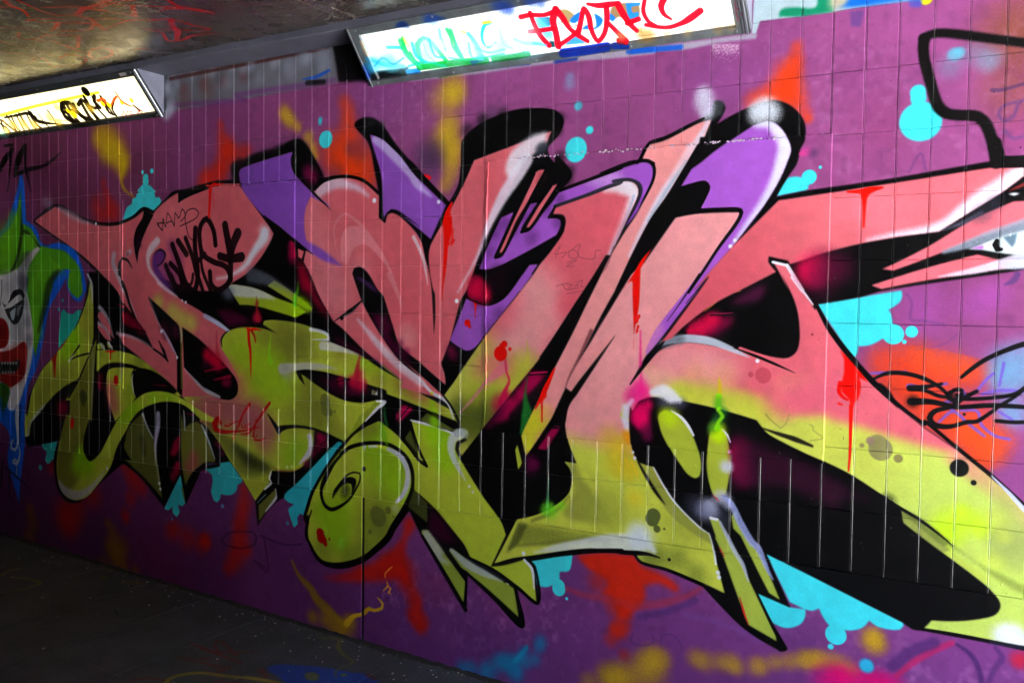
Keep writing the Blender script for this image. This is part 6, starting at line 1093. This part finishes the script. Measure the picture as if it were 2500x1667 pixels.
# ledge, ceiling panels
led = boxobj("ceiling_ledge", (XL, -LD, ZT-.006, XR, -.0001, ZT+.2), M_LEDGE, None, .004); tag(led, kind='structure')
vs = [(XL, -.0125, TILE_TOP+.001), (XR, -.0125, TILE_TOP+.001), (XR, -.0005, TILE_TOP-.002), (XL, -.0005, TILE_TOP-.002), (XL, -.0125, ZT), (XR, -.0125, ZT)]
mesh_obj("sealant_bead", (vs, [(0, 1, 5, 4), (3, 2, 1, 0)]), M_LEDGE, led)
YO = -4.4
ceil_ = boxobj("ceiling", (XL, YO-.3, CZ+.03, XR, .3, CZ+.5), M_GREY); tag(ceil_, kind='structure')
xs = [XL, -5.2, -2.56, .07, 2.712, 5.35, XR]
for a, b in zip(xs[:-1], xs[1:]): boxobj("ceiling_panel", (a+.003, YO, CZ, b-.003, -LD-.004, CZ+.0295), M_CEIL, ceil_, .003)
# ================================================================ floor of long slabs, falling slightly to the right
floor = empty("floor"); tag(floor, kind='structure')
ang = math.atan(-FS)
floor.location = (0, 0, .098); floor.rotation_euler = (0, ang, 0)
boxobj("floor_bed", (XL-.2, YO, -.25, XR+.2, 0, -.006), M_DARK, floor)
sm = None; js = [2.455+.4*i+ (0.0) for i in range(-23, 14)]
for i in range(len(js)-1):
    for j, (ya, yb) in enumerate(((-.0065, -1.25), (-1.25, -2.5), (-2.5, -3.75), (-3.75, YO))):
        w, d = js[i+1]-js[i]-.008, ya-yb-.008
        key = ('s', j)
        if key not in meshes:
            bm = bmesh.new(); box(bm, -w/2, -d/2, -.04, w/2, d/2, 0, .0025); me = bpy.data.meshes.new("floor_slab"); bm.to_mesh(me); bm.free(); me.materials.append(M_FLOOR); meshes[key] = me
        o = bpy.data.objects.new("floor_slab", meshes[key]); COL.objects.link(o); o.parent = floor
        o.location = ((js[i]+js[i+1])/2, (ya+yb)/2, rnd.uniform(-.0015, .0)); o.rotation_euler = (rnd.gauss(0, .0012), rnd.gauss(0, .002), 0)
def litter(name, n, seed, mat, smin, smax, spread, label):
    r = random.Random(seed); bm = bmesh.new()
    for i in range(n):
        x = 4.6*r.random()**.62; y = -.012-abs(r.gauss(0, spread)) if r.random() < .75 else r.uniform(-2.5, 0); s = r.uniform(smin, smax); z = floor_z(x)+s*.25
        m = Matrix.Translation((x, y, z)) @ Matrix.Rotation(r.uniform(0, 6.3), 4, 'Z') @ Matrix.Rotation(r.uniform(-.4, .4), 4, 'X') @ Matrix.Diagonal((s*r.uniform(.6, 1.6), s, s*.35, 1))
        bmesh.ops.create_icosphere(bm, subdivisions=1, radius=1, matrix=m)
    o = mesh_obj(name, bm, mat); tag(o, label, name.replace('_', ' '), kind='stuff')
litter("paint_chips", 190, 1, M_BITS, .0015, .0058, .14, "pale paint chips scattered on the dark floor along the wall foot")
litter("grit", 1500, 2, M_GRIT, .0015, .005, .03, "dark grit gathered where the floor meets the wall")
def dirt_band():
    r = random.Random(9); vs, fs = [], []; n = 700
    for i in range(n+1):
        x = XL+(XR-XL)*i/n; wd = .012+.010*r.random()+.012*max(0, math.sin(x*3.1)+math.sin(x*7.3)*.6); z = floor_z(x)
        vs += [(x, -.0055, z+.009+.006*r.random()), (x, -.012, z+.0035), (x, -.0058-wd, z+.0008)]
    for i in range(n):
        a = i*3; fs += [(a, a+1, a+4, a+3), (a+1, a+2, a+5, a+4)]
    o = mesh_obj("dirt_fillet", (vs, fs), M_GRIT2); tag(o, "dark band of packed dirt where the floor meets the wall", "dirt", kind='stuff')
M_GRIT2 = plain("packed_dirt", (46, 43, 40), .95, ((180, .8, .004),), var=.5)
dirt_band()
# ================================================================ lamps
def lamp(x0, x1, y_sign, label, mats, detail, group="lamps along the top of the wall"):
    root = empty("wall_lamp", ((x0+x1)/2, 0, ZB)); tag(root, label, "lamp", group)
    fm, dm = mats; ox, oz = (x0+x1)/2, ZB
    def P3(x, v, n):  # x along, v 0..1 up the slope, n outwards
        q = np.array([0, 0, 0.0])+_dir*(_sl*v)+_nrm*n; return (x-ox, q[1], q[2])
    e = .004
    # housing: wedge body with solid end plates
    vs = []
    for x in (x0+.004, x1-.004): vs += [P3(x, .015, -.012), P3(x, .985, -.012), (x-ox, -.0085, ZT-ZB-.008), (x-ox, -.0085, .004)]
    mesh_obj("housing", (vs, [(0, 4, 5, 1), (1, 5, 6, 2), (2, 6, 7, 3), (3, 7, 4, 0)]), M_HOUS, root)
    for xa, xb in ((x0, x0+.004), (x1-.004, x1)):
        vs = []
        for x in (xa, xb): vs += [P3(x, -.002, -.002), P3(x, 1.0, -.002), (x-ox, -.0084, ZT-ZB-.007), (x-ox, -.0084, 0)]
        mesh_obj("end_plate", (vs, [(0, 1, 2, 3), (7, 6, 5, 4), (0, 4, 5, 1), (1, 5, 6, 2), (3, 7, 4, 0)]), M_HOUS, root)
    # frame: four bars with a chamfer towards the glass
    a0, a1 = x0+LM0, x1-LM1; F0, F1 = .0, .0045
    o4 = [(x0+.003, .005), (x1-.003, .005), (x1-.003, .985), (x0+.003, .985)]; i4 = [(a0, LV0), (a1, LV0), (a1, LV1), (a0, LV1)]
    vs = [P3(x, v, -.006) for x, v in o4]+[P3(x, v, F1) for x, v in o4]
    mid = [(a0-.006, LV0-.025), (a1+.006, LV0-.025), (a1+.006, LV1+.025), (a0-.006, LV1+.025)]
    vs += [P3(x, v, F1) for x, v in mid]+[P3(x, v, -.004) for x, v in i4]
    fs = []
    for i in range(4):
        j = (i+1) % 4; fs += [(i, j, 4+j, 4+i), (4+i, 4+j, 8+j, 8+i), (8+i, 8+j, 12+j, 12+i)]
    mesh_obj("frame", (vs, fs), fm, root)
    vs = [P3(x, v, -.003) for x, v in ((a0-.001, LV0-.004), (a1+.001, LV0-.004), (a1+.001, LV1+.004), (a0-.001, LV1+.004))]; mesh_obj("diffuser", (vs, [(0, 1, 2, 3)]), dm, root)
    def rail(xa, va, xb, vb, w, h, m, nm):
        A, B = np.array(P3(xa, va, F1)), np.array(P3(xb, vb, F1)); t = (B-A)/np.linalg.norm(B-A); s = np.cross(t, _nrm); vs = []
        for p in (A, B):
            for u, n in ((-w, 0), (-w*.6, h), (w*.6, h), (w, 0)): vs.append(tuple(p+s*u+_nrm*n))
        return mesh_obj(nm, (vs, [(0, 1, 5, 4), (1, 2, 6, 5), (2, 3, 7, 6), (0, 3, 2, 1), (4, 5, 6, 7)]), m, root)
    rail(x1-.014, 0.0, x1-.014, .97, .0045, .004, M_STEEL, "end_trim"); rail(x1-.026, 0.01, x1-.026, .95, .0025, .003, M_STEEL, "end_trim")
    rail(x0+.012, 0.0, x0+.012, .97, .004, .0035, fm, "end_trim"); rail(x0+.02, .965, x1-.02, .965, .004, .003, fm, "top_trim")
    for i in range(5):
        for v in (.055, .925):
            x = x0+.05+(x1-x0-.1)*i/4; bm = bmesh.new()
            q = P3(x, v, F1+.0008); z = Vector(_nrm); m = Matrix.Translation(q) @ z.to_track_quat('Z', 'Y').to_matrix().to_4x4() @ Matrix.Diagonal((.0055, .0055, .002, 1))
            bmesh.ops.create_icosphere(bm, subdivisions=2, radius=1, matrix=m); mesh_obj("screw", bm, M_STEEL, root)
    if detail:
        vs = [P3(x, v, F1+.0012) for x, v in ((x1-.135, .885), (x1-.085, .885), (x1-.085, .945), (x1-.135, .945))]; mesh_obj("sticker", (vs, [(0, 1, 2, 3)]), M_BITS, root)
    return root
lamp(LLX0, LLX1, 1, "lit wall lamp at the far left with black and yellow scrawl on its glass", M_LL, True)
lamp(LRX0, LRX1, 1, "long lit wall lamp above the mural tagged in red, blue and green", M_LR, False)
lamp(LRX0+2.94, LRX1+2.94, 1, "clean lit wall lamp beyond the right end of the mural", (M_HOUS, M_LP), False)
# ================================================================ rest of the underpass, outdoors at its right end
opp = boxobj("opposite_wall", (XL, YO-.3, -.3, XR, YO, ZT+.4), M_OPP); tag(opp, "painted wall on the far side of the underpass behind the viewer", "wall")
endw = boxobj("end_wall", (XL-.3, YO, -.3, XL, .3, ZT+.4), M_GREY); tag(endw, "grey concrete wall closing the dark end of the underpass", "wall")
g = boxobj("ground", (XR+.2, -60, -.75, 140, 60, -.18), M_ASPH); tag(g, kind='structure')
rw = boxobj("retaining_wall", (XR, .0, -.3, 30, .4, 2.2), M_GREY); tag(rw, "low concrete retaining wall outside in line with the mural", "wall")
gb = mesh_obj("grass_bank", ([(XR, .4, 2.0), (60, .4, 1.2), (60, 14, 7), (XR, 14, 7)], [(0, 1, 2, 3)]), M_GRASS); tag(gb, kind='structure')
M_SKYBLOCK = plain("sky_blocker_brick", (74, 66, 66), .9)
cw = boxobj("sky_blocker", (18, -24, -.3, 18.6, 14, 7.2), M_SKYBLOCK); tag(cw, "added unseen tall dark wall blocking the sky outside the underpass", "wall")  # added out of view to block the sky, so sunlit ground lights the mural
